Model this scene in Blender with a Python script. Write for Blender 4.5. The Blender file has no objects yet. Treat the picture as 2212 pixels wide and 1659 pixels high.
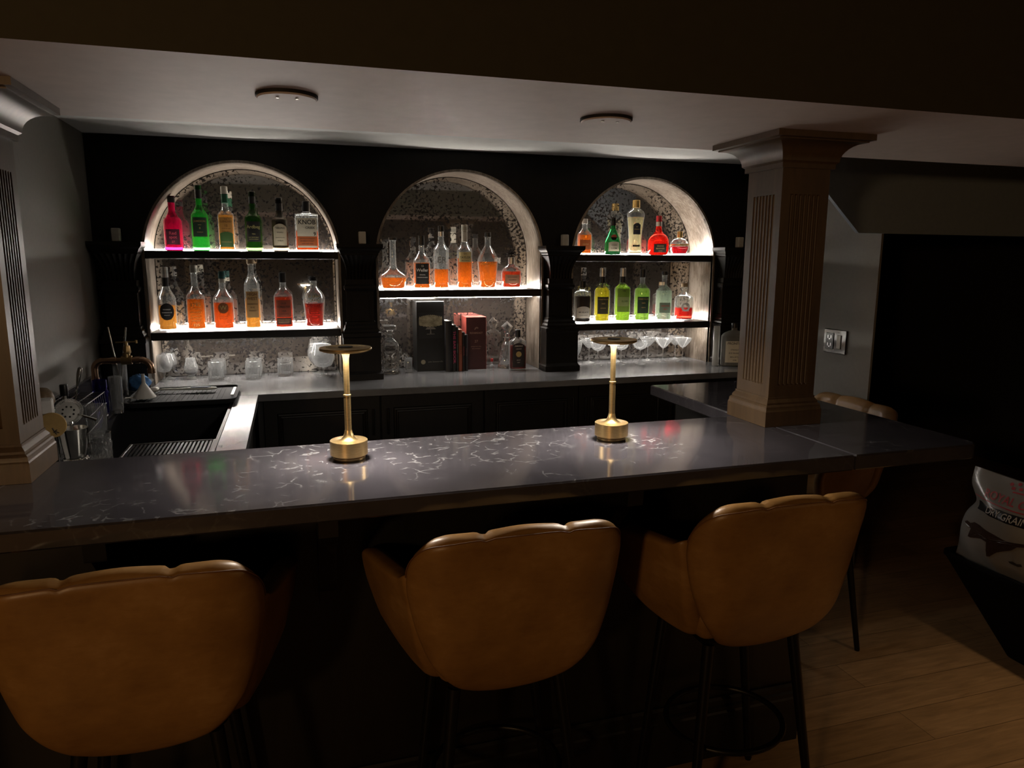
import bpy, math, random
from math import sin, cos, pi, exp, sqrt, atan2
from mathutils import Vector, Matrix

random.seed(4)
S = bpy.context.scene
COL = S.collection

# ------------------------------------------------------------------ colours and materials
def lin(h):
    if isinstance(h, str):
        h = h.lstrip('#')
        v = [int(h[i:i+2], 16)/255 for i in (0, 2, 4)]
        v = [c/12.92 if c <= .04045 else ((c+.055)/1.055)**2.4 for c in v]
    else:
        v = list(h)
    return (v[0], v[1], v[2], 1.0)

class N:
    """tiny node-tree writer"""
    def __init__(s, name):
        s.m = bpy.data.materials.new(name); s.m.use_nodes = True
        s.t = s.m.node_tree; s.t.nodes.clear()
        s.out = s.t.nodes.new('ShaderNodeOutputMaterial')
    def n(s, typ, **kw):
        nd = s.t.nodes.new('ShaderNode'+typ)
        for k, v in kw.items():
            if k.startswith('_'): setattr(nd, k[1:], v)
        return nd
    def l(s, a, b): s.t.links.new(a, b)
    def coord(s, scale=(1, 1, 1), loc=(0, 0, 0), world=False):
        tc = s.n('TexCoord'); mp = s.n('Mapping')
        mp.inputs['Scale'].default_value = scale; mp.inputs['Location'].default_value = loc
        if world:
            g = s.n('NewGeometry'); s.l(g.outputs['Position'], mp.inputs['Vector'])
        else:
            s.l(tc.outputs['Object'], mp.inputs['Vector'])
        return mp.outputs['Vector']
    def noise(s, vec, scale, detail=4, rough=.55, dist=0):
        t = s.n('TexNoise'); t.inputs['Scale'].default_value = scale
        t.inputs['Detail'].default_value = detail; t.inputs['Roughness'].default_value = rough
        t.inputs['Distortion'].default_value = dist
        if vec is not None: s.l(vec, t.inputs['Vector'])
        return t.outputs['Fac']
    def ramp(s, fac, stops):
        r = s.n('ValToRGB'); e = r.color_ramp.elements
        while len(e) > 1: e.remove(e[-1])
        e[0].position = stops[0][0]; e[0].color = lin(stops[0][1])
        for p, c in stops[1:]:
            x = e.new(p); x.color = lin(c)
        s.l(fac, r.inputs['Fac']); return r.outputs['Color']
    def bsdf(s, color=None, rough=.5, metal=0, **kw):
        b = s.n('BsdfPrincipled')
        b.inputs['Roughness'].default_value = rough; b.inputs['Metallic'].default_value = metal
        if color is not None:
            if hasattr(color, 'is_linked') or hasattr(color, 'node'): s.l(color, b.inputs['Base Color'])
            else: b.inputs['Base Color'].default_value = lin(color)
        for k, v in kw.items(): b.inputs[k].default_value = v
        return b
    def bump(s, b, fac, strength=.2, dist=.002):
        u = s.n('Bump'); u.inputs['Strength'].default_value = strength; u.inputs['Distance'].default_value = dist
        s.l(fac, u.inputs['Height']); s.l(u.outputs['Normal'], b.inputs['Normal'])
    def done(s, sh):
        s.l(sh, s.out.inputs['Surface']); return s.m

def plain(name, c, rough=.5, metal=0, var=.12, scale=40, **kw):
    k = N(name); v = k.coord(); f = k.noise(v, scale)
    base = lin(c)
    a = tuple(x*(1-var) for x in base[:3]); b = tuple(min(1, x*(1+var)) for x in base[:3])
    col = k.ramp(f, [(.3, a), (.7, b)])
    return k.done(k.bsdf(col, rough, metal, **kw).outputs[0])

def wood(name, dark, light, rough=.45, scale=(1, 1, 8), ns=6, bump=.15, **kw):
    k = N(name); v = k.coord(scale)
    f = k.noise(v, ns, 6, .6, 1.2); f2 = k.noise(v, ns*7, 3, .6)
    mx = k.n('Math', _operation='MULTIPLY_ADD'); k.l(f2, mx.inputs[0]); mx.inputs[1].default_value = .35; k.l(f, mx.inputs[2])
    col = k.ramp(mx.outputs[0], [(.35, dark), (.85, light)])
    b = k.bsdf(col, rough, 0, **kw); k.bump(b, f2, bump, .001)
    return k.done(b.outputs[0])

def glass(name, c, rough=0.0, ior=1.45, scatter=.045):
    k = N(name); v = k.coord(); f = k.noise(v, 12, 2)
    base = lin(c)[:3]
    col = k.ramp(f, [(.2, tuple(x*.96 for x in base)), (.8, base)])
    b = k.bsdf(col, rough, 0, IOR=ior); b.inputs['Transmission Weight'].default_value = 1
    tl = k.n('BsdfTranslucent'); k.l(col, tl.inputs['Color']); df = k.n('BsdfDiffuse'); k.l(col, df.inputs['Color'])
    m1 = k.n('MixShader'); m1.inputs[0].default_value = .5; k.l(tl.outputs[0], m1.inputs[1]); k.l(df.outputs[0], m1.inputs[2])
    m2 = k.n('MixShader'); m2.inputs[0].default_value = scatter; k.l(b.outputs[0], m2.inputs[1]); k.l(m1.outputs[0], m2.inputs[2])
    return k.done(m2.outputs[0])

def liquid(name, c, glow=.25):
    k = N(name); v = k.coord(); f = k.noise(v, 12, 2); base = lin(c)[:3]
    col = k.ramp(f, [(.2, tuple(x*.94 for x in base)), (.8, base)])
    b = k.bsdf(col, 0, 0, IOR=1.33); b.inputs['Transmission Weight'].default_value = 1
    tl = k.n('BsdfTranslucent'); k.l(col, tl.inputs['Color'])
    df = k.n('BsdfDiffuse'); k.l(col, df.inputs['Color'])
    m1 = k.n('MixShader'); m1.inputs[0].default_value = .3; k.l(tl.outputs[0], m1.inputs[1]); k.l(df.outputs[0], m1.inputs[2])
    m2 = k.n('MixShader'); m2.inputs[0].default_value = glow; k.l(b.outputs[0], m2.inputs[1]); k.l(m1.outputs[0], m2.inputs[2])
    return k.done(m2.outputs[0])

def thin_glass(name, tint=(.93, .95, .94)):
    """clear bottle wall: lets light straight through, mirrors more towards its rim"""
    k = N(name)
    fr = k.n('Fresnel'); fr.inputs['IOR'].default_value = 1.55
    tr = k.n('BsdfTransparent')
    lw = k.n('LayerWeight'); lw.inputs['Blend'].default_value = .35
    col = k.ramp(lw.outputs['Facing'], [(0, tint), (.6, tuple(x*.9 for x in tint)), (1, (.45, .47, .46))])
    k.l(col, tr.inputs['Color'])
    gl = k.n('BsdfGlossy'); gl.inputs['Roughness'].default_value = .03; gl.inputs['Color'].default_value = (.95, .97, 1, 1)
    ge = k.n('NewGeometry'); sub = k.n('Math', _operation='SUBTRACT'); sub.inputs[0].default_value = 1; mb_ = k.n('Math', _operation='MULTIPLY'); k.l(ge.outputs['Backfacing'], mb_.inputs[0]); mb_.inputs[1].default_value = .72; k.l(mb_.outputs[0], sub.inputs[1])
    mu = k.n('Math', _operation='MULTIPLY'); k.l(fr.outputs[0], mu.inputs[0]); k.l(sub.outputs[0], mu.inputs[1])   # no inner mirror on a thin wall
    mx = k.n('MixShader'); k.l(mu.outputs[0], mx.inputs[0]); k.l(tr.outputs[0], mx.inputs[1]); k.l(gl.outputs[0], mx.inputs[2])
    # white mixed in towards the rim paints the bright edge of the glass
    tl = k.n('BsdfTranslucent'); tl.inputs['Color'].default_value = (.85, .87, .86, 1); df = k.n('BsdfDiffuse'); df.inputs['Color'].default_value = (.85, .87, .86, 1)
    md = k.n('MixShader'); md.inputs[0].default_value = .5; k.l(tl.outputs[0], md.inputs[1]); k.l(df.outputs[0], md.inputs[2])
    rim = k.ramp(lw.outputs['Facing'], [(0, (.035, .035, .035)), (.45, (.05, .05, .05)), (.8, (.30, .30, .30)), (1, (.5, .5, .5))])
    m3 = k.n('MixShader'); k.l(rim, m3.inputs[0]); k.l(mx.outputs[0], m3.inputs[1]); k.l(md.outputs[0], m3.inputs[2])
    return k.done(m3.outputs[0])

def emit(name, c, strength, tip=None):
    k = N(name); e = k.n('Emission'); e.inputs['Strength'].default_value = strength
    v = k.coord(); f = k.noise(v, 30, 1); base = lin(c)[:3]
    k.l(k.ramp(f, [(.2, tuple(x*.95 for x in base)), (.8, base)]), e.inputs['Color'])
    return k.done(e.outputs[0])

M = {}
M['dark_wood'] = wood('dark stained wood', (.0034, .0026, .0018), (.0085, .0064, .0044), .5, (1.5, 1.5, .25), 9, **{'Specular IOR Level': .22})
M['bar_wood'] = wood('dark bar wood', (.004, .0034, .0028), (.009, .0072, .0054), .42, (1.5, 1.5, .25), 9)
M['column_wood'] = wood('brown column wood', (.044, .0255, .0115), (.088, .053, .025), .42, (2, 2, .3), 10)
M['shelf_wood'] = wood('shelf wood', (.006, .005, .004), (.014, .011, .009), .38, (.3, 2, 2), 9)
M['wall_grey'] = plain('grey wall paint', (.155, .142, .122), .62, var=.05, scale=60)
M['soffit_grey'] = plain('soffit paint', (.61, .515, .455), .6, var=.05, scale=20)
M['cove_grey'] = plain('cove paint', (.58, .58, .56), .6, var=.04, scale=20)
M['ceil_dark'] = plain('dark ceiling and soffit shade', (.042, .037, .022), .8, var=.06)
M['room_dark'] = plain('dark room paint', (.02, .019, .018), .8, var=.1)
M['black_metal'] = plain('black metal', (.012, .011, .010), .38, .6, var=.1)
M['black_plastic'] = plain('black plastic', (.010, .010, .011), .35, 0, var=.15)
M['black_matte'] = plain('black matte', (.006, .006, .006), .75, 0, var=.15)
M['bin_black'] = plain('black bin plastic', (.003, .003, .003), .8, 0, var=.1, **{'Specular IOR Level': .1})
M['steel'] = plain('polished steel', (.62, .61, .58), .16, 1, var=.06)
M['steel_rough'] = plain('brushed steel', (.36, .34, .31), .32, 1, var=.1)
M['dark_steel'] = plain('dark wire', (.10, .095, .09), .45, 1, var=.1)
M['copper'] = plain('aged copper', (.42, .26, .17), .25, 1, var=.15)
M['brass_old'] = plain('aged brass', (.36, .25, .12), .34, 1, var=.2)
M['white_paint'] = plain('white card', (.62, .59, .57), .6, 0, var=.05)
M['white_plastic'] = plain('white plastic', (.70, .67, .62), .4, 0, var=.03)
M['cream'] = plain('cream', (.50, .47, .40), .5, 0, var=.08)
M['cork'] = plain('cork', (.35, .25, .15), .8, 0, var=.2, scale=120)
M['gold'] = plain('gold foil', (.75, .55, .22), .3, .9, var=.08)
M['silver'] = plain('silver foil', (.62, .62, .62), .3, .9, var=.08)
M['red_cap'] = plain('red cap', (.45, .02, .025), .4)
M['teal_cap'] = plain('teal cap', (.02, .09, .085), .4)
M['green_cap'] = plain('green cap', (.01, .08, .04), .4)
M['leather_seam'] = plain('leather seam', (.16, .07, .022), .55)

def leather():
    k = N('tan leather'); v = k.coord()
    f = k.noise(v, 7, 5, .6); f2 = k.noise(v, 160, 3, .6); f3 = k.noise(k.coord((1, 1, 3)), 28, 6, .7, .6)
    a = k.n('Math', _operation='MULTIPLY_ADD'); k.l(f3, a.inputs[0]); a.inputs[1].default_value = .35; k.l(f, a.inputs[2])
    col = k.ramp(a.outputs[0], [(.42, (.19, .092, .024)), (.75, (.29, .152, .045)), (.95, (.37, .21, .08))])
    b = k.bsdf(col, .40); k.bump(b, f2, .12, .0008)
    return k.done(b.outputs[0])
M['leather'] = leather()

def brass():
    k = N('brushed brass'); v = k.coord((1, 1, 14)); f = k.noise(v, 60, 3, .6)
    col = k.ramp(f, [(.3, (.60, .41, .17)), (.7, (.74, .54, .26))])
    b = k.bsdf(col, .34, 1); return k.done(b.outputs[0])
M['brass'] = brass()

def jamb():
    k = N('brushed pale jamb'); v = k.coord((6, 6, 1.1))
    f = k.noise(v, 9, 6, .65, .8); f2 = k.noise(k.coord(), 4, 4, .6); f3 = k.noise(k.coord((4, 4, 1)), 120, 2, .5)
    a = k.n('Math', _operation='MULTIPLY_ADD'); k.l(f2, a.inputs[0]); a.inputs[1].default_value = .6; k.l(f, a.inputs[2])
    b2 = k.n('Math', _operation='MULTIPLY_ADD'); k.l(f3, b2.inputs[0]); b2.inputs[1].default_value = .2; k.l(a.outputs[0], b2.inputs[2])
    col = k.ramp(b2.outputs[0], [(.55, (.095, .072, .052)), (.85, (.18, .145, .112)), (1.1, (.30, .255, .21))])
    b = k.bsdf(col, .32, .35); k.bump(b, f, .15, .001); return k.done(b.outputs[0])
M['jamb'] = jamb()

def mirror():
    k = N('antique mirror'); v = k.coord()
    sp = k.noise(v, 58, 5, .6, .3); big = k.noise(v, 3.2, 3, .5)
    a = k.n('Math', _operation='MULTIPLY_ADD'); k.l(big, a.inputs[0]); a.inputs[1].default_value = .42; k.l(sp, a.inputs[2])
    mask = k.ramp(a.outputs[0], [(.745, (0, 0, 0)), (.785, (1, 1, 1))])      # dark blotches
    haze = k.noise(v, 60, 4, .6)
    refl = k.bsdf(k.ramp(haze, [(.3, (.50, .48, .45)), (.7, (.60, .58, .55))]), .03, 1)
    foxed = k.bsdf(k.ramp(haze, [(.3, (.26, .205, .17)), (.7, (.40, .325, .275))]), .6, 0)
    dark = k.bsdf((.012, .010, .010), .3, 0)
    m1 = k.n('MixShader'); m1.inputs[0].default_value = .09; k.l(refl.outputs[0], m1.inputs[1]); k.l(foxed.outputs[0], m1.inputs[2])
    m2 = k.n('MixShader'); k.l(mask, m2.inputs[0]); k.l(m1.outputs[0], m2.inputs[1]); k.l(dark.outputs[0], m2.inputs[2])
    return k.done(m2.outputs[0])
M['mirror'] = mirror()

def quartz(name, base=(.040, .0375, .044), rough=.085, vein=(.24, .24, .25), amount=1.0):
    k = N(name); v = k.coord(world=True)
    w = k.noise(v, 5, 4, .6)
    d = k.n('VectorMath', _operation='MULTIPLY_ADD')
    nz = k.n('TexNoise'); nz.inputs['Scale'].default_value = 9; nz.inputs['Detail'].default_value = 5; k.l(v, nz.inputs['Vector'])
    k.l(nz.outputs['Color'], d.inputs[0]); d.inputs[1].default_value = (.09, .09, .09); k.l(v, d.inputs[2])
    vo = k.n('TexVoronoi', _feature='DISTANCE_TO_EDGE'); vo.inputs['Scale'].default_value = 22; k.l(d.outputs[0], vo.inputs['Vector'])
    line = k.ramp(vo.outputs['Distance'], [(0, (1, 1, 1)), (.035, (.55, .55, .55)), (.075, (0, 0, 0))])
    brk = k.ramp(k.noise(v, 26, 3, .6), [(.46, (0, 0, 0)), (.60, (1, 1, 1))])
    patch = k.ramp(k.noise(v, 2.3, 3, .55), [(.46, (0, 0, 0)), (.62, (amount, amount, amount))])
    m = k.n('Mix', _data_type='RGBA', _blend_type='MULTIPLY'); m.inputs[0].default_value = 1
    k.l(line, m.inputs[6]); k.l(brk, m.inputs[7])
    m2 = k.n('Mix', _data_type='RGBA', _blend_type='MULTIPLY'); m2.inputs[0].default_value = 1
    k.l(m.outputs[2], m2.inputs[6]); k.l(patch, m2.inputs[7])
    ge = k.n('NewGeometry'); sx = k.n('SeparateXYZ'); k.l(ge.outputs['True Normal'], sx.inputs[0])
    topm = k.ramp(sx.outputs['Z'], [(.5, (.12, .12, .12)), (.9, (1, 1, 1))])  # veins faded on upright faces, putting the front edge's shade into the colour
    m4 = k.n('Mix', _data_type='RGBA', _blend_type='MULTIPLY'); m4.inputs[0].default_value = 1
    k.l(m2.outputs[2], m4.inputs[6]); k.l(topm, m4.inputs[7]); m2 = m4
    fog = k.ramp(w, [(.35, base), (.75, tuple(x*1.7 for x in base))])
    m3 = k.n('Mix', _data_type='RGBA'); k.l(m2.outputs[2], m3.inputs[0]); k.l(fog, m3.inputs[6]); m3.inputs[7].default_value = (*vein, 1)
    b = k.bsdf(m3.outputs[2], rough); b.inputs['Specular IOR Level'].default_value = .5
    return k.done(b.outputs[0])
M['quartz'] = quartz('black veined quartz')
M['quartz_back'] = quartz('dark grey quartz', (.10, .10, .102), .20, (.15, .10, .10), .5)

def oak():
    k = N('oak plank floor'); v = k.coord(world=True)
    br = k.n('TexBrick'); br.offset = .37; br.offset_frequency = 2
    br.inputs['Scale'].default_value = 1; br.inputs['Brick Width'].default_value = 1.22; br.inputs['Row Height'].default_value = .155
    br.inputs['Mortar Size'].default_value = .0012; br.inputs['Mortar Smooth'].default_value = .1
    br.inputs['Color1'].default_value = (.36, .235, .125, 1); br.inputs['Color2'].default_value = (.27, .17, .085, 1)
    br.inputs['Mortar'].default_value = (.10, .062, .03, 1)
    mp = k.n('Mapping'); mp.inputs['Location'].default_value = (.45, .045, 0); k.l(v, mp.inputs['Vector']); k.l(mp.outputs[0], br.inputs['Vector'])
    g = k.noise(k.coord((1, 9, 1), world=True), 5, 7, .65, .5)
    gr = k.ramp(g, [(.3, (.62, .60, .58)), (.75, (1.15, 1.12, 1.1))])
    m = k.n('Mix', _data_type='RGBA', _blend_type='MULTIPLY'); m.inputs[0].default_value = 1
    k.l(br.outputs['Color'], m.inputs[6]); k.l(gr, m.inputs[7])
    b = k.bsdf(m.outputs[2], .42); k.bump(b, g, .08, .001); return k.done(b.outputs[0])
M['oak'] = oak()

# glass and liquids
M['clear'] = thin_glass('clear bottle glass')
M['crystal'] = glass('crystal', (.97, .98, .98), 0, 1.48, .15)
M['cutcrystal'] = glass('cut crystal', (.97, .98, .98), .01, 1.5, .07)
M['blueglass'] = glass('cobalt glass', (.12, .10, .55), .02, 1.4)
for nm, c in dict(amber=(.80, .235, .025), deep_amber=(.76, .15, .018), pale_amber=(.88, .44, .09), red_amber=(.55, .07, .016), mahogany=(.36, .028, .012),
                  straw=(.97, .86, .55), scarlet=(.85, .035, .02), crimson=(.62, .01, .03), yellow=(.93, .80, .06), lime=(.52, .78, .08),
                  chartreuse=(.50, .76, .16), paleg=(.74, .88, .70), coffee=(.03, .018, .012), orange=(.78, .22, .018)).items():
    M[nm] = liquid(nm+' spirit', c)
M['g_magenta'] = liquid('magenta bottle glass', (.50, .012, .085))
M['g_green'] = liquid('green bottle glass', (.045, .36, .06))
M['g_dkgreen'] = liquid('dark green bottle glass', (.022, .070, .012))
M['g_brown'] = glass('dark brown bottle glass', (.055, .045, .028), 0, 1.4)
M['g_emerald'] = liquid('emerald bottle glass', (.02, .17, .05))
M['g_red'] = liquid('red bottle glass', (.72, .035, .02))
M['g_frost'] = glass('frosted bottle glass', (.80, .78, .72), .12, 1.35, .35)

_lab = {}
def paint(c, rough=.55, metal=0):
    key = (c, rough, metal)
    if key not in _lab: _lab[key] = plain('ink '+str(c), c, rough, metal, .04, 90)
    return _lab[key]

# ------------------------------------------------------------------ mesh writer
class MB:
    def __init__(s): s.v = []; s.f = []; s.m = []; s.mi = 0
    def add(s, vs, fs):
        o = len(s.v); s.v += [tuple(v) for v in vs]; s.f += [[i+o for i in f] for f in fs]; s.m += [s.mi]*len(fs); return s
    def box(s, x0, x1, y0, y1, z0, z1):
        v = [(x0, y0, z0), (x1, y0, z0), (x1, y1, z0), (x0, y1, z0), (x0, y0, z1), (x1, y0, z1), (x1, y1, z1), (x0, y1, z1)]
        return s.add(v, [[3, 2, 1, 0], [4, 5, 6, 7], [0, 1, 5, 4], [1, 2, 6, 5], [2, 3, 7, 6], [3, 0, 4, 7]])
    def bbox(s, x0, x1, y0, y1, z0, z1, b=.004):
        """box with chamfered edges"""
        rings = []
        for z, i in ((z0, b), (z0+b, 0), (z1-b, 0), (z1, b)):
            rings.append([(x0+i+b*0, y0+b+i, z), (x0+b+i, y0+i, z), (x1-b-i, y0+i, z), (x1-i, y0+b+i, z), (x1-i, y1-b-i, z), (x1-b-i, y1-i, z), (x0+b+i, y1-i, z), (x0+i, y1-b-i, z)])
        return s.rings(rings)
    def rings(s, rings, cap0=True, cap1=True, close=True):
        n = len(rings[0]); vs = [p for r in rings for p in r]; fs = []
        for k in range(len(rings)-1):
            for i in range(n if close else n-1):
                j = (i+1) % n
                fs.append([k*n+i, k*n+j, (k+1)*n+j, (k+1)*n+i])
        if cap0: fs.append(list(range(n))[::-1])
        if cap1: fs.append([(len(rings)-1)*n+i for i in range(n)])
        return s.add(vs, fs)
    def lathe(s, prof, seg=32, c=(0, 0, 0), cap0=True, cap1=True, shape=None):
        rs = []
        for r, z in prof:
            ring = []
            for i in range(seg):
                a = 2*pi*i/seg
                px, py = section(shape, a)
                ring.append((c[0]+r*px, c[1]+r*py, c[2]+z))
            rs.append(ring)
        return s.rings(rs, cap0, cap1)
    def tube(s, pts, rad, seg=10, caps=True):
        pts = [Vector(p) for p in pts]; rs = []
        n = len(pts); rad = rad if isinstance(rad, (list, tuple)) else [rad]*n
        t0 = (pts[1]-pts[0]).normalized()
        up = Vector((0, 0, 1)) if abs(t0.z) < .9 else Vector((1, 0, 0))
        u = t0.cross(up).normalized()
        for i in range(n):
            t = (pts[min(i+1, n-1)]-pts[max(i-1, 0)]).normalized()
            u = (u-t*u.dot(t)).normalized(); w = t.cross(u)
            rs.append([tuple(pts[i]+(u*cos(2*pi*k/seg)+w*sin(2*pi*k/seg))*rad[i]) for k in range(seg)])
        return s.rings(rs, caps, caps)
    def torus(s, c, R, r, seg=40, ms=8, rx=None, a0=0, a1=2*pi, tilt=None):
        full = abs(a1-a0-2*pi) < 1e-6
        n = seg if full else seg+1
        vs = []; fs = []
        for i in range(n):
            a = a0+(a1-a0)*i/seg
            for k in range(ms):
                b = 2*pi*k/ms
                q = Vector(((R+r*cos(b))*cos(a), ((rx or R)+r*cos(b))*sin(a), r*sin(b)))
                if tilt: q = tilt @ q
                vs.append(tuple(Vector(c)+q))
        for i in range(seg):
            j = (i+1) % n
            for k in range(ms):
                l = (k+1) % ms
                fs.append([i*ms+k, j*ms+k, j*ms+l, i*ms+l])
        return s.add(vs, fs)
    def xform(s, mat):
        s.v = [tuple(mat @ Vector(v)) for v in s.v]; return s
    def build(s, name, mats, parent=None, smooth=35, loc=None):
        me = bpy.data.meshes.new(name); me.from_pydata(s.v, [], s.f)
        mats = mats if isinstance(mats, (list, tuple)) else [mats]
        for m in mats: me.materials.append(M[m] if isinstance(m, str) else m)
        me.polygons.foreach_set('material_index', s.m)
        me.update(); me.validate()
        if smooth:
            me.shade_smooth(); me.set_sharp_from_angle(angle=math.radians(smooth))
        o = bpy.data.objects.new(name, me); COL.objects.link(o)
        if parent: o.parent = parent
        if loc: o.location = loc
        return o

def section(shape, a):
    if shape is None: return cos(a), sin(a)
    ax, ay, n = shape
    c, d = cos(a), sin(a)
    return ax*math.copysign(abs(c)**(2/n), c), ay*math.copysign(abs(d)**(2/n), d)

def tag(o, label, cat, group=None, kind=None):
    o['label'] = label; o['category'] = cat
    if group: o['group'] = group
    if kind: o['kind'] = kind
    return o
def thing(name, label, cat, loc=(0, 0, 0), rz=0, group=None):
    o = bpy.data.objects.new(name, None); COL.objects.link(o); o.empty_display_size = .05
    o.location = loc; o.rotation_euler = (0, 0, rz)
    return tag(o, label, cat, group)
def struct(name, mb, m, smooth=35):
    o = mb.build(name, m, None, smooth); o['kind'] = 'structure'; return o
def dup(o, parent=None):
    c = o.copy(); COL.objects.link(c)
    if parent: c.parent = parent
    for ch in list(o.children): dup(ch, c)
    return c
def mirror_x(mb):
    mb.v = [(-x, y, z) for x, y, z in mb.v]; mb.f = [f[::-1] for f in mb.f]; return mb

_txt = {}
def text_geo(s, size, bold=0, squeeze=1):
    key = (s, bold)
    if key not in _txt:
        cu = bpy.data.curves.new('lettering', 'FONT'); cu.body = s; cu.size = 1; cu.align_x = 'CENTER'; cu.align_y = 'CENTER'
        cu.offset = bold; cu.resolution_u = 3
        o = bpy.data.objects.new('tmp', cu); COL.objects.link(o)
        me = bpy.data.meshes.new_from_object(o)
        _txt[key] = ([tuple(v.co) for v in me.vertices], [list(p.vertices) for p in me.polygons])
        bpy.data.objects.remove(o); bpy.data.meshes.remove(me); bpy.data.curves.remove(cu)
    vs, fs = _txt[key]
    return [(x*size*squeeze, y*size, z) for x, y, z in vs], fs

def densify(vs, fs):  # flat text needs no more points: the glyph outlines already carry them
    return vs, fs

def front(r, shape, off):
    """point on the front (-y) of a bottle wall at sideways distance x"""
    if shape is None:
        return lambda x, z, d=0: ((r+off+d)*sin(x/r), -(r+off+d)*cos(x/r), z)
    ax, ay, n = shape
    return lambda x, z, d=0: (x, -(r*ay*(max(0, 1-abs(x/(r*ax))**n))**(1/n)+off+d), z)

def lettering(lines, mp, parent, mat, bold=.012):
    mb = MB()
    for s, size, zc, *rest in lines:
        xo = rest[0] if rest else 0; sq = rest[1] if len(rest) > 1 else 1
        vs, fs = text_geo(s, size, bold, sq)
        mb.add([mp(x+xo, zc+y, .0005) for x, y, z in vs], fs)
    return mb.build('lettering', mat, parent, 0)

def patch(mp, x0, x1, z0, z1, nx=16, nz=6, arc=0, d=0):
    """a label: a sheet laid on the wall, its upper edge curved by arc"""
    vs = []; fs = []
    for j in range(nz+1):
        for i in range(nx+1):
            x = x0+(x1-x0)*i/nx
            t = j/nz; zt = z1+arc*(1-(2*i/nx-1)**2)
            vs.append(mp(x, z0+(zt-z0)*t, d))
    for j in range(nz):
        for i in range(nx):
            a = j*(nx+1)+i; fs.append([a, a+1, a+nx+2, a+nx+1])
    return MB().add(vs, fs)
def disc_patch(mp, rx, zc, rz=None, n=28, xo=0, d=0):
    rz = rz or rx
    vs = [mp(xo, zc, d)]
    fs = []
    for k in (0.5, 1):
        for i in range(n):
            vs.append(mp(xo+rx*k*cos(2*pi*i/n), zc+rz*k*sin(2*pi*i/n), d))
    for i in range(n):
        j = (i+1) % n
        fs.append([0, 1+i, 1+j]); fs.append([1+i, 1+n+i, 1+n+j, 1+j])
    return MB().add(vs, fs)

# ------------------------------------------------------------------ the setting
XL, XR = -.885, 2.72          # side walls of the bar alcove
YF, YM = 3.90, 4.18           # panelled face and mirrors at the back
ZB, ZC = 1.07, .946           # bar top, back counter top
NICHE = (-.212, .905, 2.010); NR, NSP = .456, 1.577

struct('floor', MB().box(-3.4, 5.4, -3.2, 6.2, -.05, 0), 'oak')
struct('wall_left', MB().box(XL-.1, XL, 1.3, 4.35, 0, 2.5), 'wall_grey')
struct('wall_right', MB().box(XR, XR+.012, 2.853, 4.35, 0, 2.3), 'wall_grey')
struct('wall_front', MB().box(-3.4, 5.4, -3.2, -3.1, 0, 2.5), 'room_dark')
struct('wall_west', MB().box(-3.4, -3.3, -3.1, 6.1, 0, 2.5), 'room_dark')
struct('wall_east', MB().box(5.3, 5.4, -3.1, 6.1, 0, 2.5), 'room_dark')
struct('wall_north', MB().box(-3.3, 5.3, 6.1, 6.2, 0, 2.5), 'room_dark')
struct('wall_return', MB().box(-3.3, XL-.1, 1.3, 1.4, 0, 2.5), 'room_dark')
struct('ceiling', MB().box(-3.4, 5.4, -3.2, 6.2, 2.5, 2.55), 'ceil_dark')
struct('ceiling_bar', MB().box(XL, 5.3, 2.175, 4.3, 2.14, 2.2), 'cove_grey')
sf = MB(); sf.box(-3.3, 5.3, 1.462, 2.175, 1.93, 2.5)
sf.m = [0, 1, 1, 1, 1, 1]  # sides coloured dark for the shade on them, only the underside pale
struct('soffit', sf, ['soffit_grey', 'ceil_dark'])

def wall_back():
    mb = MB()
    y0, y1 = YF, YF+.02
    def slab(xa, xb, za, zb): mb.box(xa, xb, y0, y1, za, zb)
    xs = XL
    for c in NICHE:
        slab(xs, c-NR, 0, 2.14)
        n = 40; top0 = []
        pts = [(c-NR*cos(pi*i/n), NSP+NR*sin(pi*i/n)) for i in range(n+1)]
        vs = []; fs = []
        for x, z in pts: vs += [(x, y0, z), (x, y0, 2.14), (x, y1, z), (x, y1, 2.14)]
        for i in range(n):
            a = 4*i; b = a+4
            fs += [[a, b, b+1, a+1], [a+2, a+3, b+3, b+2], [a, a+2, b+2, b], [a+1, b+1, b+3, a+3]]
        mb.add(vs, fs)
        slab(c-NR, c+NR, 0, ZC-.05)
        xs = c+NR
    slab(xs, XR, 0, 2.14)
    return mb
struct('wall_back', wall_back(), 'dark_wood', 20)
struct('wall_behind', MB().box(XL-.1, XR+.1, 4.24, 4.30, 0, 2.2), 'room_dark')

def arch_pts(c, r, n=40, z0=None):
    z0 = ZC if z0 is None else z0
    return [(c-r, z0)]+[(c-r*cos(pi*i/n), NSP+r*sin(pi*i/n)) for i in range(n+1)]+[(c+r, z0)]
for k, c in enumerate(NICHE):
    mb = MB(); a = arch_pts(c, NR); b = arch_pts(c, NR+.012)
    rings = [[(x, YF-.003, z) for x, z in a], [(x, YM, z) for x, z in a], [(x, YM, z) for x, z in b], [(x, YF-.003, z) for x, z in b]]
    n = len(a); vs = [p for r in rings for p in r]; fs = []
    for q in range(4):
        w = (q+1) % 4
        for i in range(n-1): fs.append([q*n+i, q*n+i+1, w*n+i+1, w*n+i])
    mb.add(vs, fs)
    struct('trim_%d' % (k+1), mb, 'jamb', 30)

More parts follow.
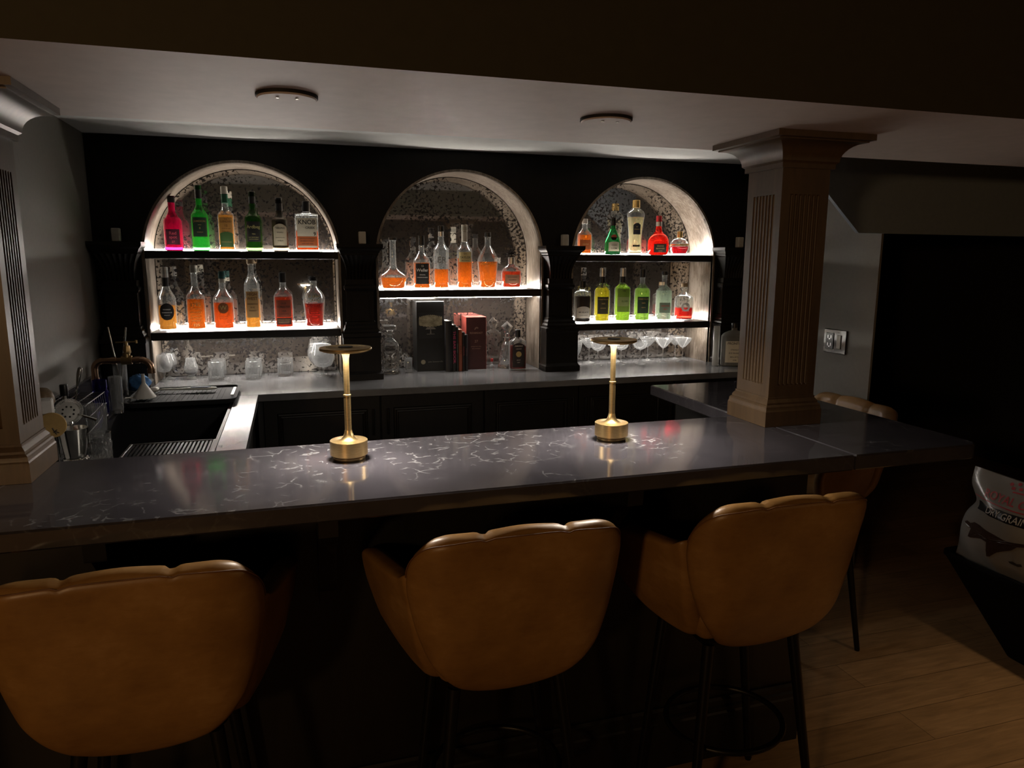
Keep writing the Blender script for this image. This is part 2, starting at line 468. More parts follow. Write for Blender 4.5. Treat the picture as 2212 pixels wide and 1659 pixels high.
# antique mirrors
where = ('behind the whiskey bottles of the first niche beside the sink', 'behind the books and boxes of the middle arched niche', 'behind the green and yellow bottles of the third niche')
for c, wlab in zip(NICHE, where):
    a = arch_pts(0, NR-.004, z0=ZC+.002-0)
    n = len(a)
    mb = MB().add([(x, 0, z) for x, z in a]+[(x, .012, z) for x, z in a], [list(range(n)), list(range(n, 2*n))[::-1]]+[[i, i+n, (i+1) % n+n, (i+1) % n] for i in range(n)])
    o = mb.build('mirror', 'mirror', None, 20, (c, YM-.014, 0))
    tag(o, 'speckled antique mirror '+wlab, 'mirror', 'niche mirrors')

# ------------------------------------------------------------------ shelves with light strips
M['led'] = emit('light strip', (1, .93, .85), 70)
def shelf(c, z, label):
    t = thing('shelf', label, 'shelf', (c, 0, z), 0, 'niche shelves')
    MB().bbox(-NR+.001, NR-.001, YF+.006, YM-.017, -.040, 0, .003).build('board', 'shelf_wood', t)
    MB().box(-NR+.004, NR-.004, YM-.030, YM-.018, .0005, .0100).build('light_strip', 'led', t)
    return t
def under(t):
    MB().box(-NR+.02, NR-.02, YF+.10, YF+.11, -.0475, -.0405).build('light_strip', 'led', t)
shelf(NICHE[0], 1.607, 'lit dark wood shelf under the red, green and dark whiskey bottles')
under(shelf(NICHE[0], 1.207, 'lit dark wood shelf above the tumblers and snifters'))
under(shelf(NICHE[1], 1.405, 'lit dark wood shelf above the books and decanters'))
shelf(NICHE[2], 1.600, 'lit dark wood shelf under the red and tall gold-capped liqueur bottles')
under(shelf(NICHE[2], 1.200, 'lit dark wood shelf above the coupe glasses'))

# ------------------------------------------------------------------ pilasters on the back wall
def rect_loft(mb, prof, yb):
    """stack of rectangles against the wall: (half width, depth, z)"""
    return mb.rings([[(-w, yb-d, z), (w, yb-d, z), (w, yb, z), (-w, yb, z)] for w, d, z in prof])
def pilaster(x, label):
    t = thing('pilaster', label, 'pilaster', (x, YF, 0), 0, 'pilasters between the niches')
    Y = -.001
    rect_loft(MB(), [(.104, .115, ZC+.0006), (.104, .115, ZC+.03), (.098, .108, ZC+.036), (.095, .100, ZC+.045), (.095, .100, 1.165), (.099, .105, 1.172), (.099, .105, 1.190), (.090, .095, 1.196)], Y).build('base', 'dark_wood', t)
    rect_loft(MB(), [(.090, .095, 1.196), (.090, .095, 1.206), (.083, .083, 1.216), (.083, .083, 1.226), (.076, .072, 1.236), (.076, .072, 1.246), (.070, .060, 1.250), (.070, .060, 1.405), (.076, .066, 1.410), (.080, .074, 1.420), (.080, .074, 1.432), (.072, .066, 1.440), (.072, .066, 1.466)], Y).build('shaft', 'dark_wood', t, 15)
    m = MB()
    for a, b, z0, z1 in ((-.050, .050, 1.262, 1.268), (-.050, .050, 1.386, 1.392)): m.box(a, b, -.0655, -.060, z0, z1)
    for a, b in ((-.050, -.044), (.044, .050)): m.box(a, b, -.0655, -.060, 1.268, 1.386)
    m.build('raised_panel', 'dark_wood', t)
    rings = []
    for i in range(11):     # fluted frieze flaring towards the cornice
        u = i/10; z = 1.466+u*.124; w = .062+.030*u**2.4; d = .062+.045*u**2.4
        pts = []; nf = 7
        for q in range(nf*6+1):
            xx = -w+2*w*q/(nf*6); g = max(0, sin(pi*(q % 6)/6))*.009
            pts.append((xx, Y-d+g, z))
        rings.append(pts+[(w, Y, z), (-w, Y, z)])
    MB().rings(rings).build('fluted_frieze', 'dark_wood', t, 40)
    rect_loft(MB(), [(.094, .109, 1.590), (.094, .109, 1.598), (.098, .113, 1.602), (.102, .118, 1.612), (.112, .130, 1.622), (.116, .134, 1.630), (.116, .134, 1.646)], Y).build('cornice', 'dark_wood', t, 15)
    return t
pilaster(-.772, 'dark carved pilaster between the grey wall and the first arched niche')
pilaster(.345, 'dark carved pilaster behind the first brass lamp, between two niches')
pilaster(1.457, 'dark carved pilaster between the book niche and the coupe glass niche')
pilaster(2.575, 'dark carved pilaster in shadow behind the brown column')
for x, s in ((-.772, 'beside the grey wall'), (.365, 'left of the book niche'), (1.482, 'right of the book niche'), (2.612, 'near the brown column')):
    o = MB().bbox(-.018, .018, -.018, .018, 0, .062, .003).build('wall_block', 'cream', None, 35, (x, YF-.05, 1.647))
    tag(o, 'small cream block standing on the pilaster cornice '+s, 'block', 'cream blocks on the pilasters')

# ------------------------------------------------------------------ back counter, sink leg, cabinets
SX0, SX1, SY0, SY1 = -.715, -.262, 2.42, 3.46     # sink opening
mb = MB()
mb.bbox(XL+.019, XR-.002, 3.50, YF-.0005, ZC-.035, ZC, .003)
for c in NICHE: mb.box(c-NR+.002, c+NR-.002, YF-.004, YM-.018, ZC-.035, ZC)
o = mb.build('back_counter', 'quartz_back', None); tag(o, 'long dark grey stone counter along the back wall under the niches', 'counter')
t = thing('sink_counter', 'dark grey stone counter with sink along the grey side wall', 'counter', (0, 0, 0))
m = MB()
m.box(XL+.019, SX0, 2.02, 3.499, ZC-.035, ZC); m.box(SX1, -.167, 2.02, 3.499, ZC-.035, ZC)
m.box(SX0, SX1, 2.02, SY0, ZC-.035, ZC); m.box(SX0, SX1, SY1, 3.499, ZC-.035, ZC)
m.build('worktop', 'quartz_back', t)
m = MB(); m.box(-.215, -.19, 2.04, 3.499, .0, ZC-.036); m.build('cabinet_side', 'bar_wood', t)
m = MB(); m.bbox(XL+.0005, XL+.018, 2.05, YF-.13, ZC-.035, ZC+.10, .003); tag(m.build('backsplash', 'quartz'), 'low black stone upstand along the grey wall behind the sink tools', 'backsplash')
# sink
t = thing('sink', 'black undermount sink basin in the side counter', 'sink', (0, 0, 0))
m = MB(); d = .22
x0, x1, y0, y1 = SX0+.004, SX1-.004, SY0+.004, SY1-.004; w = .012
m.box(x0, x1, y0, y1, ZC-d, ZC-d+w)
m.box(x0, x0+w, y0, y1, ZC-d+w, ZC-.004); m.box(x1-w, x1, y0, y1, ZC-d+w, ZC-.004)
m.box(x0+w, x1-w, y0, y0+w, ZC-d+w, ZC-.004); m.box(x0+w, x1-w, y1-w, y1, ZC-d+w, ZC-.004)
m.build('basin', 'black_plastic', t)
m = MB(); m.box(x0+w, x1-w, 3.30, 3.33, ZC-d+w, ZC-.012); m.build('divider', 'black_plastic', t)
t = thing('drip_grate', 'black perforated drip grate lying in the front of the sink', 'grate', (-.425, 2.60, ZC-.030))
m = MB()
gx, gy = .142, .150
m.bbox(-gx, -gx+.010, -gy, gy, 0, .010, .002).bbox(gx-.010, gx, -gy, gy, 0, .010, .002).bbox(-gx+.010, gx-.010, -gy, -gy+.010, 0, .010, .002).bbox(-gx+.010, gx-.010, gy-.010, gy, 0, .010, .002)
m.build('frame', 'dark_steel', t)
m = MB()
for i in range(20):
    x = -gx+.016+i*(2*gx-.032)/19
    m.box(x-.0035, x+.0035, -gy+.010, gy-.010, .002, .008)
for j in range(15):
    y = -gy+.02+j*(2*gy-.04)/14
    m.box(-gx+.010, gx-.010, y-.0012, y+.0012, .001, .0045)
m.build('bar_grid', 'black_metal', t)
t = thing('draining_tray', 'black draining tray lying across the back of the sink', 'tray', (-.475, 3.50, ZC+.001))
def rrect(hx, hy, r, z, n=6):
    out = []
    for cx_, cy_, a0 in ((hx-r, hy-r, 0), (-hx+r, hy-r, pi/2), (-hx+r, -hy+r, pi), (hx-r, -hy+r, 1.5*pi)):
        for i in range(n+1):
            a = a0+pi/2*i/n; out.append((cx_+r*cos(a), cy_+r*sin(a), z))
    return out
MB().rings([rrect(.215, .185, .035, 0), rrect(.225, .195, .04, .018), rrect(.225, .195, .04, .022), rrect(.212, .182, .035, .022), rrect(.210, .180, .035, .012)]).build('tray_body', 'black_matte', t, 50)
m = MB()
for i in range(18):
    x = -.19+i*.0205
    m.box(x-.002, x+.002, -.165, .165, .0122, .0140)
m.build('ribs', 'black_matte', t)
m = MB(); m.bbox(.196, .209, -.10, .10, .0215, .0245, .001); m.build('handle_bar', 'steel_rough', t)

# cabinets below the back counter
def cabinet(x0, x1, label, doors):
    t = thing('base_cabinet', label, 'cabinet', (0, 0, 0), 0, 'cabinets under the back counter')
    MB().box(x0+.001, x1-.001, 3.552, YF-.002, .0, ZC-.036).build('carcass', 'bar_wood', t)
    for a, b, side in doors:
        d = MB().bbox(a+.002, b-.002, 3.530, 3.551, .10, ZC-.040, .002).build('door', 'dark_wood', t)
        m = MB(); e = .062; zt = ZC-.040-.062; zb = .18
        for i, (o_, h) in enumerate(((0, .006), (.008, .011), (.016, .007), (.022, .003))):
            pass
        # moulded picture-frame on the door
        prof = [(0, 0), (.004, .008), (.010, .010), (.016, .005), (.022, .007), (.026, 0)]
        rings = []
        for o_, h in prof:
            rings.append([(a+e+o_, 3.530-h, zt-o_), (b-e-o_, 3.530-h, zt-o_), (b-e-o_, 3.530-h, zb+o_), (a+e+o_, 3.530-h, zb+o_)])
        m.rings(rings, False, False); m.build('panel_moulding', 'dark_wood', d, 20)
        hx = b-.035 if side > 0 else a+.035
        m = MB().tube([(hx, 3.512, .845), (hx, 3.512, .715)], .0045, 8)
        m.tube([(hx, 3.530, .835), (hx, 3.512, .835)], .004, 8).tube([(hx, 3.530, .725), (hx, 3.512, .725)], .004, 8)
        m.build('handle', 'black_metal', d)
cabinet(-.176, .927, 'dark cabinet with two panelled doors below the first niche', [(-.150, .398, 1), (.400, .926, -1)])
cabinet(.928, 2.03, 'dark cabinet with two panelled doors below the coupe glass niche', [(.929, 1.452, 1), (1.454, 2.00, -1)])
cabinet(2.031, XR-.003, 'dark narrow cabinet in shadow behind the brown column', [(2.033, XR-.01, -1)])

# ------------------------------------------------------------------ the bar
t = thing('bar_counter', 'long black veined stone bar top carrying the two brass lamps', 'counter', (0, 0, 0))
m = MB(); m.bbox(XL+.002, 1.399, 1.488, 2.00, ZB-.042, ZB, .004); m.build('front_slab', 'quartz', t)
m = MB()
def slab_poly(m, pts, z0, z1, b=.004):
    def ins(pts, k):
        n = len(pts); out = []
        for i in range(n):
            p0, p1, p2 = Vector(pts[i-1]), Vector(pts[i]), Vector(pts[(i+1) % n])
            d1 = (p1-p0).normalized(); d2 = (p2-p1).normalized()
            n1 = Vector((-d1.y, d1.x)); n2 = Vector((-d2.y, d2.x)); bis = (n1+n2).normalized()
            out.append(p1+bis*(k/max(.3, bis.dot(n1))))
        return out
    i = ins(pts, b)
    return m.rings([[(p[0], p[1], z0) for p in i], [(p[0], p[1], z0+b) for p in pts], [(p[0], p[1], z1-b) for p in pts], [(p[0], p[1], z1) for p in i]])
rc = [(1.79+.04*sin(a), 1.528-.04*cos(a)) for a in [pi/2*i/6 for i in range(7)]]
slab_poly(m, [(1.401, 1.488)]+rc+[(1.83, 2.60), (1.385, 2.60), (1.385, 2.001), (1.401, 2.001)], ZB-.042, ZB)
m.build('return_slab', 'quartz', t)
t = thing('bar_cabinet', 'dark panelled bar front behind the tan stools', 'bar', (0, 0, 0))
MB().box(XL+.002, 1.53, 1.818, 1.862, .0, ZB-.043).build('front_panel', 'bar_wood', t)
MB().box(1.48, 1.53, 1.863, 2.56, .0, ZB-.043).build('side_panel', 'bar_wood', t)
for x in (-.40, .055, .795):
    m = MB(); pr = [(1.8175, .70), (1.740, .72), (1.735, .76), (1.70, .80), (1.67, .88), (1.60, .95), (1.55, .97), (1.545, ZB-.044), (1.8175, ZB-.044)]
    m.rings([[(x-.021, y, z) for y, z in pr], [(x+.021, y, z) for y, z in pr]]); m.build('corbel', 'bar_wood', t, 25)
def base_mould(m, x0, x1, yf):
    pr = [(yf, 0), (yf-.022, 0), (yf-.022, .150), (yf-.018, .156), (yf-.018, .168), (yf-.012, .174), (yf-.012, .190), (yf-.006, .198), (yf, .198)]
    m.rings([[(x0, y, z) for y, z in pr], [(x1, y, z) for y, z in pr]]); return m
base_mould(MB(), XL+.003, 1.545, 1.8175).build('base_moulding', 'bar_wood', t, 15)

# ------------------------------------------------------------------ columns standing on the bar
def column(x, y, label):
    t = thing('fluted_column', label, 'column', (x, y, 0), 0, 'wooden columns on the bar')
    sq = lambda prof: MB().rings([[(-h, -h, z), (h, -h, z), (h, h, z), (-h, h, z)] for h, z in prof])
    b = ZB+.0005
    sq([(.101, b), (.101, b+.046), (.099, b+.050), (.098, b+.056), (.098, b+.060), (.095, b+.064), (.092, b+.066), (.092, b+.072), (.088, b+.078), (.085, b+.082), (.085, b+.088)]).build('base', 'column_wood', t, 15)
    s = .0825
    m = MB(); zf0, zf1 = 1.195, 1.765
    def cross(g):
        pts = []
        for side in range(4):
            R_ = Matrix.Rotation(side*pi/2, 2)
            loc = [(-s, -s)]
            nf = 7; span = .108; pitch = span/nf; r = pitch*.33
            for k in range(nf):
                cx_ = -span/2+pitch*(k+.5)
                for q in range(7):
                    a = pi*q/6
                    loc.append((cx_-r*cos(a), -s+g*r*1.3*sin(a)))
            pts += [tuple(R_ @ Vector(p)) for p in loc]
        return pts
    R3 = lambda g, z: [(p[0], p[1], z) for p in cross(g)]
    m.rings([R3(0, b+.088), R3(0, zf0), R3(.6, zf0+.002), R3(1, zf0+.006), R3(1, zf1-.006), R3(.6, zf1-.002), R3(0, zf1), R3(0, 1.858)])
    m.build('shaft', 'column_wood', t, 25)
    cap = [(.086, 1.838), (.092, 1.838), (.092, 1.852), (.097, 1.856)]
    for i in range(9):
        a = pi/2*i/8
        cap.append((.152-.053*cos(a), 1.858+.050*sin(a)))
    cap += [(.152, 1.911), (.165, 1.913), (.165, 1.9295)]
    sq(cap).build('capital', 'column_wood', t, 20)
    return t
column(1.465, 1.925, 'brown fluted wooden column standing where the bar top turns the corner')
column(-.681, 1.915, 'brown fluted wooden column beside the bar tools, cut by the picture edge')

# ------------------------------------------------------------------ flush discs in the soffit
for x, y, s in ((.012, 1.755, 'above the first brass lamp'), (.795, 1.785, 'above the second brass lamp')):
    t = thing('ceiling_disc', 'unlit round flush downlight in the grey soffit '+s, 'downlight', (x, y, 1.93), 0, 'downlights in the soffit')
    MB().lathe([(.050, -.0005), (.067, -.0005), (.067, -.0065), (.050, -.0065)], 40).build('shade_ring', 'black_matte', t)  # black ring paints the shade on the disc's rim
    MB().lathe([(.001, -.0068), (.064, -.0068), (.065, -.008), (.062, -.0105), (.001, -.0115)], 40).build('disc', 'soffit_grey', t)
    m = MB()
    for a in (-.6, .6): m.lathe([(.001, -.013), (.004, -.013), (.004, -.0118), (.001, -.0118)], 10, (.036*sin(a), .02-.055*cos(a), 0))
    m.build('screws', 'steel_rough', t)

# ------------------------------------------------------------------ bulkhead and switch plate at the far side
m = MB()
pl = [(1.95, 2.1395), (1.95, 2.23-0.02), (2.491, 1.697), (4.6, 1.690), (4.6, 2.1395)]
pl = [(2.081, 2.1395), (2.563, 1.7006), (4.6, 1.693), (4.6, 2.1395)]
m.rings([[(x, 2.83, z) for x, z in pl], [(x, 2.851, z) for x, z in pl]])
struct('trim_4', m, plain('bulkhead paint', (.20, .235, .27), .65, var=.04), 15)
t = thing('outlet_plate', 'polished metal plate with an outlet and a rocker switch on the grey wall', 'switch plate', (XR-.001, 3.10, 1.155), -pi/2)
# local: x along the wall, -y out of the wall
m = MB().bbox(-.082, .082, -.008, 0, -.062, .062, .003); m.build('plate', plain('chrome plate', (.45, .45, .44), .06, 1, var=.05), t)
m = MB().bbox(-.062, -.006, -.0115, -.0085, -.042, .042, .001); o1 = m.build('outlet', 'black_plastic', t)
m = MB()
for z in (.02, -.02):
    m.box(-.048, -.043, -.0125, -.0118, z-.006, z+.010).box(-.026, -.021, -.0125, -.0118, z-.006, z+.010).box(-.038, -.030, -.0125, -.0118, z-.012, z-.006)
m.build('slots', 'silver', o1, 0)
m = MB().bbox(.018, .048, -.013, -.0085, -.036, .036, .002); m.build('rocker', 'cream', t)

# ------------------------------------------------------------------ table lamps
M['lamp_glow'] = emit('lamp diffuser', (1, .90, .77), 520)
def lamp(x, y, label):
    t = thing('table_lamp', label, 'lamp', (x, y, ZB+.0005), 0, 'brass table lamps on the bar')
    MB().lathe([(.001, 0), (.040, 0), (.0405, .002), (.0405, .007), (.038, .008), (.038, .0115), (.001, .0115)], 40).build('foot', 'brass_old', t)
    MB().lathe([(.001, .0118), (.0455, .0118), (.047, .0128), (.047, .0480), (.0462, .0490), (.026, .0495), (.020, .0520), (.014, .058), (.0105, .066), (.009, .074), (.001, .074)], 56).build('base', 'brass', t, 24)
    MB().lathe([(.0085, .072), (.0085, .162), (.0095, .163), (.0095, .166), (.0072, .167), (.0072, .255), (.009, .266), (.012, .272), (.001, .272)], 24).build('stem', 'brass', t, 30)
    h = MB().lathe([(.013, .2720), (.050, .2745), (.056, .276), (.0635, .279), (.0645, .282), (.0635, .285), (.048, .2865), (.046, .2855), (.001, .2855)], 56, cap0=False).build('lamp_head', 'brass', t, 30)
    MB().lathe([(.001, .2856), (.018, .2856), (.018, .2872), (.001, .2872)], 24).build('touch_button', 'black_metal', h)
    MB().lathe([(.0135, .2715), (.038, .2730), (.038, .2734), (.0135, .2722)], 40, cap0=False, cap1=False).build('diffuser', 'lamp_glow', t, 0)
    return t
lamp(.124, 1.825, 'slim brass cordless lamp on the bar in front of the first pilaster')
lamp(.853, 1.825, 'slim brass cordless lamp on the bar in front of the coupe glasses')

# ------------------------------------------------------------------ bar stools
def resample(pts, n):
    P = [Vector(p) for p in pts]+[Vector(pts[0])]
    L = [0]
    for i in range(len(P)-1): L.append(L[-1]+(P[i+1]-P[i]).length)
    out = []; k = 0
    for i in range(n):
        d = L[-1]*i/n
        while L[k+1] < d: k += 1
        u = (d-L[k])/(L[k+1]-L[k]); out.append(P[k].lerp(P[k+1], u))
    return out
def smooth_loop(p, it=3):
    for _ in range(it):
        n = len(p); p = [p[i-1]*.25+p[i]*.5+p[(i+1) % n]*.25 for i in range(n)]
    return p
def pillow(outline, mp, T, rnd, n=140, it=4):
    p = smooth_loop(resample(outline, n), it)
    c = sum(p, Vector((0, 0)))/n
    def inset(d, k=1):
        out = []
        for q in p:
            v = q-c; L = v.length; out.append(c+v*(k*(1-d/L)))
        return out
    R = []
    for k in (.06, .3, .55, .78, .93): R.append((inset(rnd, k), 0))
    R.append((inset(rnd), 0))
    for i in range(1, 12):
        a = pi*i/12
        R.append((inset(rnd*(1-sin(a))), T/2-T/2*cos(a)))
    R.append((inset(rnd), T))
    for k in (.93, .78, .55, .3, .06): R.append((inset(rnd, k), T))
    return MB().rings([[mp(q.x, q.y, d) for q in ring] for ring, d in R])
HW = [(.58, .150), (.62, .180), (.68, .208), (.76, .228), (.86, .246), (.92, .253), (1.1, .258)]
def hw(z):
    for (a, b), (c, d) in zip(HW, HW[1:]):
        if z <= c: return b+(d-b)*(max(z, a)-a)/(c-a)
    return HW[-1][1]
KZ = [(.55, .72), (.62, .80), (.70, .88), (.78, .94), (.86, .985), (.92, 1.0), (1.1, 1.01)]
def kz(z):
    for (a, b), (c, d) in zip(KZ, KZ[1:]):
        if z <= c: return b+(d-b)*(max(z, a)-a)/(c-a)
    return KZ[-1][1]
def plan(u):
    """U-shaped plan of the shell: arc length -> sideways, forward, turning angle"""
    a, r = .152, .106; q = abs(u); sg = 1 if u >= 0 else -1
    if q <= a: return u, 0, 0
    th = (q-a)/r
    return sg*(a+r*sin(th)), r*(1-cos(th)), sg*th
def groove(x): return exp(-((abs(x)-.090)/.009)**2)
def back_map(u, z, d):
    T = .058; g = groove(u)
    dd = d-(.012*g if d > T*.55 else 0)+(.010*sin(pi*min(1, max(0, (z-.66)/.3))) if d > T*.6 and abs(u) < .2 else 0)
    x, f, th = plan(u); k = kz(z)
    zz = z-(.0050*g*max(0, min(1, (z-.97)/.02)))+(.0022*cos(u*2*pi/.18+pi)*-1*max(0, min(1, (z-.96)/.03)) if d > T*.2 else 0)
    y = -.240-.17*(z-.75)+f*k+(2.4*(.72-z)**2 if z < .72 else 0)
    return (x*k-dd*sin(th), y+dd*cos(th), zz)
half = [(0, .560), (.06, .564), (.12, .578), (.17, .602), (.212, .638), (.252, .69), (.278, .75), (.294, .82), (.299, .875), (.295, .912), (.281, .943), (.257, .973), (.224, .998), (.18, 1.006), (.11, 1.011), (.05, 1.013)]
back_outline = half+[(0, 1.013)]+[(-x, z) for x, z in half[:0:-1]]
arm_side = [(-.165, .902), (-.150, .884), (-.10, .873), (-.02, .867), (.06, .860), (.118, .852), (.147, .836), (.160, .805), (.154, .755), (.132, .700), (.085, .650), (.03, .620), (-.05, .602), (-.112, .600), (-.142, .645), (-.162, .75), (-.168, .84)]
def arm_map(y, z, d):
    f = min(1, max(0, (y+.17)/.33))
    x = hw(z)-.002+.078*f**1.1-d+(.012*sin(pi*f) if d < .02 else 0)
    return (x, y, z)
def bar_stool(label, x, y, rz):
    t = thing('bar_stool', label, 'bar stool', (x, y, 0), rz, 'tan leather bar stools')
    bk = pillow(back_outline, back_map, .058, .027, 200).build('backrest', 'leather', t, 80)
    p = smooth_loop(resample(back_outline, 160), 4); c = sum(p, Vector((0, 0)))/160
    pts = []
    for q in p:
        v = q-c; v *= 1-.011/v.length; w = c+v
        if w.y > .90: pts.append(Vector(back_map(w.x, w.y, .0035)))
    k0 = max(range(len(pts)), key=lambda i: (pts[i]-pts[i-1]).length); pts = pts[k0:]+pts[:k0]
    MB().tube(pts, .0016, 6).build('piping', 'leather_seam', bk, 80)
    for s in (1, -1):
        m = pillow(arm_side, arm_map, .046, .017, 120)
        if s < 0: mirror_x(m)
        m.build('armrest', 'leather', t, 80)
    seat = [(-.19, -.165), (.19, -.165), (.205, .0), (.205, .11), (.17, .150), (-.17, .150), (-.205, .11), (-.205, .0)]
    def seat_map(a, b, d):
        f = 1-.10*(1-d/.09)
        return (a*f*.97, b*f,   .598+d+(.012*(1-(a/.2)**2)*(1-(b/.2)**2) if d > .05 else 0))
    pillow(seat, seat_map, .09, .03, 100).build('seat', 'leather', t, 80)
    MB().rings([rrect(.14, .13, .03, .574), rrect(.155, .155, .03, .600)]).build('seat_plate', 'black_metal', t)
    for sx in (1, -1):
        for (ya, yb) in ((-.125, -.185), (.105, .112)):
            MB().tube([(sx*.130, ya, .580), (sx*.195, yb, .006), (sx*.1955, yb, .0005)], [.0155, .0105, .0095], 14).build('leg', 'black_metal', t)
    MB().torus((0, -.025, .275), .166, .0085, 48, 8, .150).build('footrest', 'black_metal', t, 60)
    return t
st = bar_stool('tan leather bar stool in front of the sink end of the bar', -.325, 1.645, 0)
def more(label, x, y, rz):
    c = dup(st); c.location = (x, y, 0); c.rotation_euler = (0, 0, rz); c['label'] = label
more('tan leather bar stool between two others, before the middle of the bar', .455, 1.645, 0)
more('tan leather bar stool at the bar corner, legs against the lit oak floor', 1.136, 1.645, 0)
more('tan leather bar stool beyond the bar corner, seen past the brown column', 1.965, 2.385, pi/2)

# ------------------------------------------------------------------ bottles
GB = 'spirit bottles'
def inner(prof, t, z0, level):
    """the liquid: profile of the bottle shrunk by its wall, cut at a level"""
    pts = [(max(.001, r-t), z) for r, z in prof]
    out = [(.001, z0)]
    def rad(z):
        for (r0, a), (r1, b) in zip(pts, pts[1:]):
            if a <= z <= b and b > a: return r0+(r1-r0)*(z-a)/(b-a)
        return pts[-1][0]
    out.append((rad(z0+.004)*.93, z0)); out.append((rad(z0+.004), z0+.004))
    zs = [z for r, z in pts if z0+.006 < z < level-.002]
    out += [(rad(z), z) for z in zs] + [(rad(level), level), (.001, level)]
    return out
def bez(prof, sub=4):
    """smooth the corner points of a lathe profile (Catmull-Rom), doubling points keeps a corner"""
    out = []
    n = len(prof)
    for i in range(n-1):
        p0 = Vector(prof[max(0, i-1)]); p1 = Vector(prof[i]); p2 = Vector(prof[i+1]); p3 = Vector(prof[min(n-1, i+2)])
        if (p1-p0).length < 1e-6: p0 = p1
        if (p3-p2).length < 1e-6: p3 = p2
        if (p2-p1).length < 1e-6: continue
        for k in range(sub):
            u = k/sub
            q = .5*((2*p1)+(-p0+p2)*u+(2*p0-5*p1+4*p2-p3)*u*u+(-p0+3*p1-3*p2+p3)*u**3)
            out.append((max(.001, q.x), q.y))
    out.append(tuple(prof[-1])); return out

def bottle(label, x, y, z, prof, gl, liq=None, cap=None, labels=(), shape=None, face=.55, marks=(), seg=40, group=GB, name='bottle', bands=()):
    """prof: (radius, height) from the foot up; labels: (z0, z1, half width, radius, material, arc, lettering colour, lines)"""
    t = thing(name, label, 'bottle', (x, y, z), -atan2(x, y)*face, group)
    foot = prof[0][0]
    full = [(.001, .0005), (foot*.86, .0005), (foot, .004)]+[p for p in prof[1:]]
    MB().lathe(bez(full), seg, shape=shape).build('body', gl, t, 50)
    if liq:
        lv, lm = liq
        MB().lathe(inner(bez(full), .0028, .009, lv), seg, shape=shape).build('liquid', lm, t, 40)
    if cap:
        for z0, z1, r0, r1, cm, nm in cap:
            b = min(.002, (z1-z0)*.3)
            MB().lathe([(.001, z0), (r0, z0), (r0, z0+b*.2), (r1, z1-b), (r1-b, z1), (.001, z1)], 24).build(nm, cm, t, 35)
    for z0, z1, rad, m in bands:
        MB().lathe([(rad, z0), (rad+.0006, z0+.0005), (rad+.0006, z1-.0005), (rad, z1)], seg, cap0=False, cap1=False, shape=shape).build('band', m, t, 50)
    for lb in labels:
        z0, z1, hwid, rad, lm, arc, ink, lines = lb[:8]
        mp = front(rad, shape, .0008)
        if len(lb) > 8 and lb[8] == 'oval':
            o = disc_patch(mp, hwid, (z0+z1)/2, (z1-z0)/2).build('label', lm, t, 50)
        else:
            o = patch(mp, -hwid, hwid, z0, z1, 16, 6, arc).build('label', lm, t, 50)
        if lines: lettering(lines, mp, o, ink)
    for rad, ink, lines in marks:      # writing printed straight on the glass
        lettering(lines, front(rad, shape, .0007), t, ink)
    return t
def wine(r, H, sh, nk, rn=.0145, rl=.016):
    """plain spirit bottle: foot, straight body to sh, shoulder to nk, neck to H"""
    return [(r, .004), (r, .012), (r, .012), (r, sh), (r, sh), (r*.93, sh+(nk-sh)*.30), (r*.62, sh+(nk-sh)*.62), (rn*1.12, nk), (rn, nk+.012), (rn, H-.022), (rn, H-.022), (rl, H-.018), (rl, H)]
YB = 4.02
white = paint((.80, .76, .68)); creamp = paint((.80, .73, .56)); blackp = paint((.012, .011, .010)); goldp = paint((.62, .45, .18), .4, .5)
darkg = paint((.014, .045, .022)); inkd = paint((.03, .025, .02)); redp = paint((.55, .03, .03)); whitei = paint((.8, .78, .72))
Z1 = 1.6075
# top shelf of the first niche
bottle('magenta glass bottle with black stopper and dark label, beside the green bottle', -.549, YB, Z1,
       wine(.043, .268, .135, .190, .016, .0175), 'g_magenta', None, [(.236, .268, .0185, .0175, 'black_plastic', 'cap')],
       [(.030, .105, .034, .043, paint((.10, .006, .028)), 0, paint((.75, .10, .14)), [('Red', .022, .085), ('spot', .020, .066), ('27', .014, .043)])])
bottle('bright green glass whiskey bottle with dark green label and black cap', -.422, YB, Z1,
       wine(.0405, .322, .165, .222, .0145, .0155), 'g_green', None, [(.258, .324, .0158, .0152, 'black_plastic', 'cap')],
       [(.070, .165, .037, .0405, darkg, 0, goldp, [('JAMESON', .0135, .146), ('IRISH', .007, .128), ('8', .014, .112), ('WHISKEY', .007, .092)])])
bottle('clear whisky bottle with orange label turning green at its foot', -.299, YB, Z1,
       wine(.0385, .310, .175, .215, .0155, .0165), 'clear', (.180, 'pale_amber'), [(.285, .322, .017, .0165, 'cream', 'cap'), (.240, .284, .0162, .0158, 'green_cap', 'neck_foil')],
       [(.052, .168, .0355, .0385, paint((.62, .30, .07)), 0, paint((.20, .07, .02)), [('THE', .008, .158), ('GLENLIVET', .0125, .146), ('12', .016, .126), ('YEARS OF AGE', .0065, .111), ('SINGLE MALT', .0068, .098)]),
        (.020, .086, .0355, .0388, paint((.07, .16, .04)), .010, goldp, [('SCOTCH WHISKY', .0066, .045)])])
bottle('very dark green whisky bottle with black label and gold letters', -.168, YB, Z1,
       wine(.041, .296, .160, .205, .0155, .017), 'g_dkgreen', None, [(.240, .302, .017, .0165, 'black_plastic', 'cap')],
       [(.048, .150, .037, .041, blackp, 0, paint((.55, .50, .20), .4), [('Ardbeg', .023, .122), ('TEN', .009, .086), ('ISLAY SINGLE MALT', .0058, .070), ('SCOTCH WHISKY', .0058, .060)])])
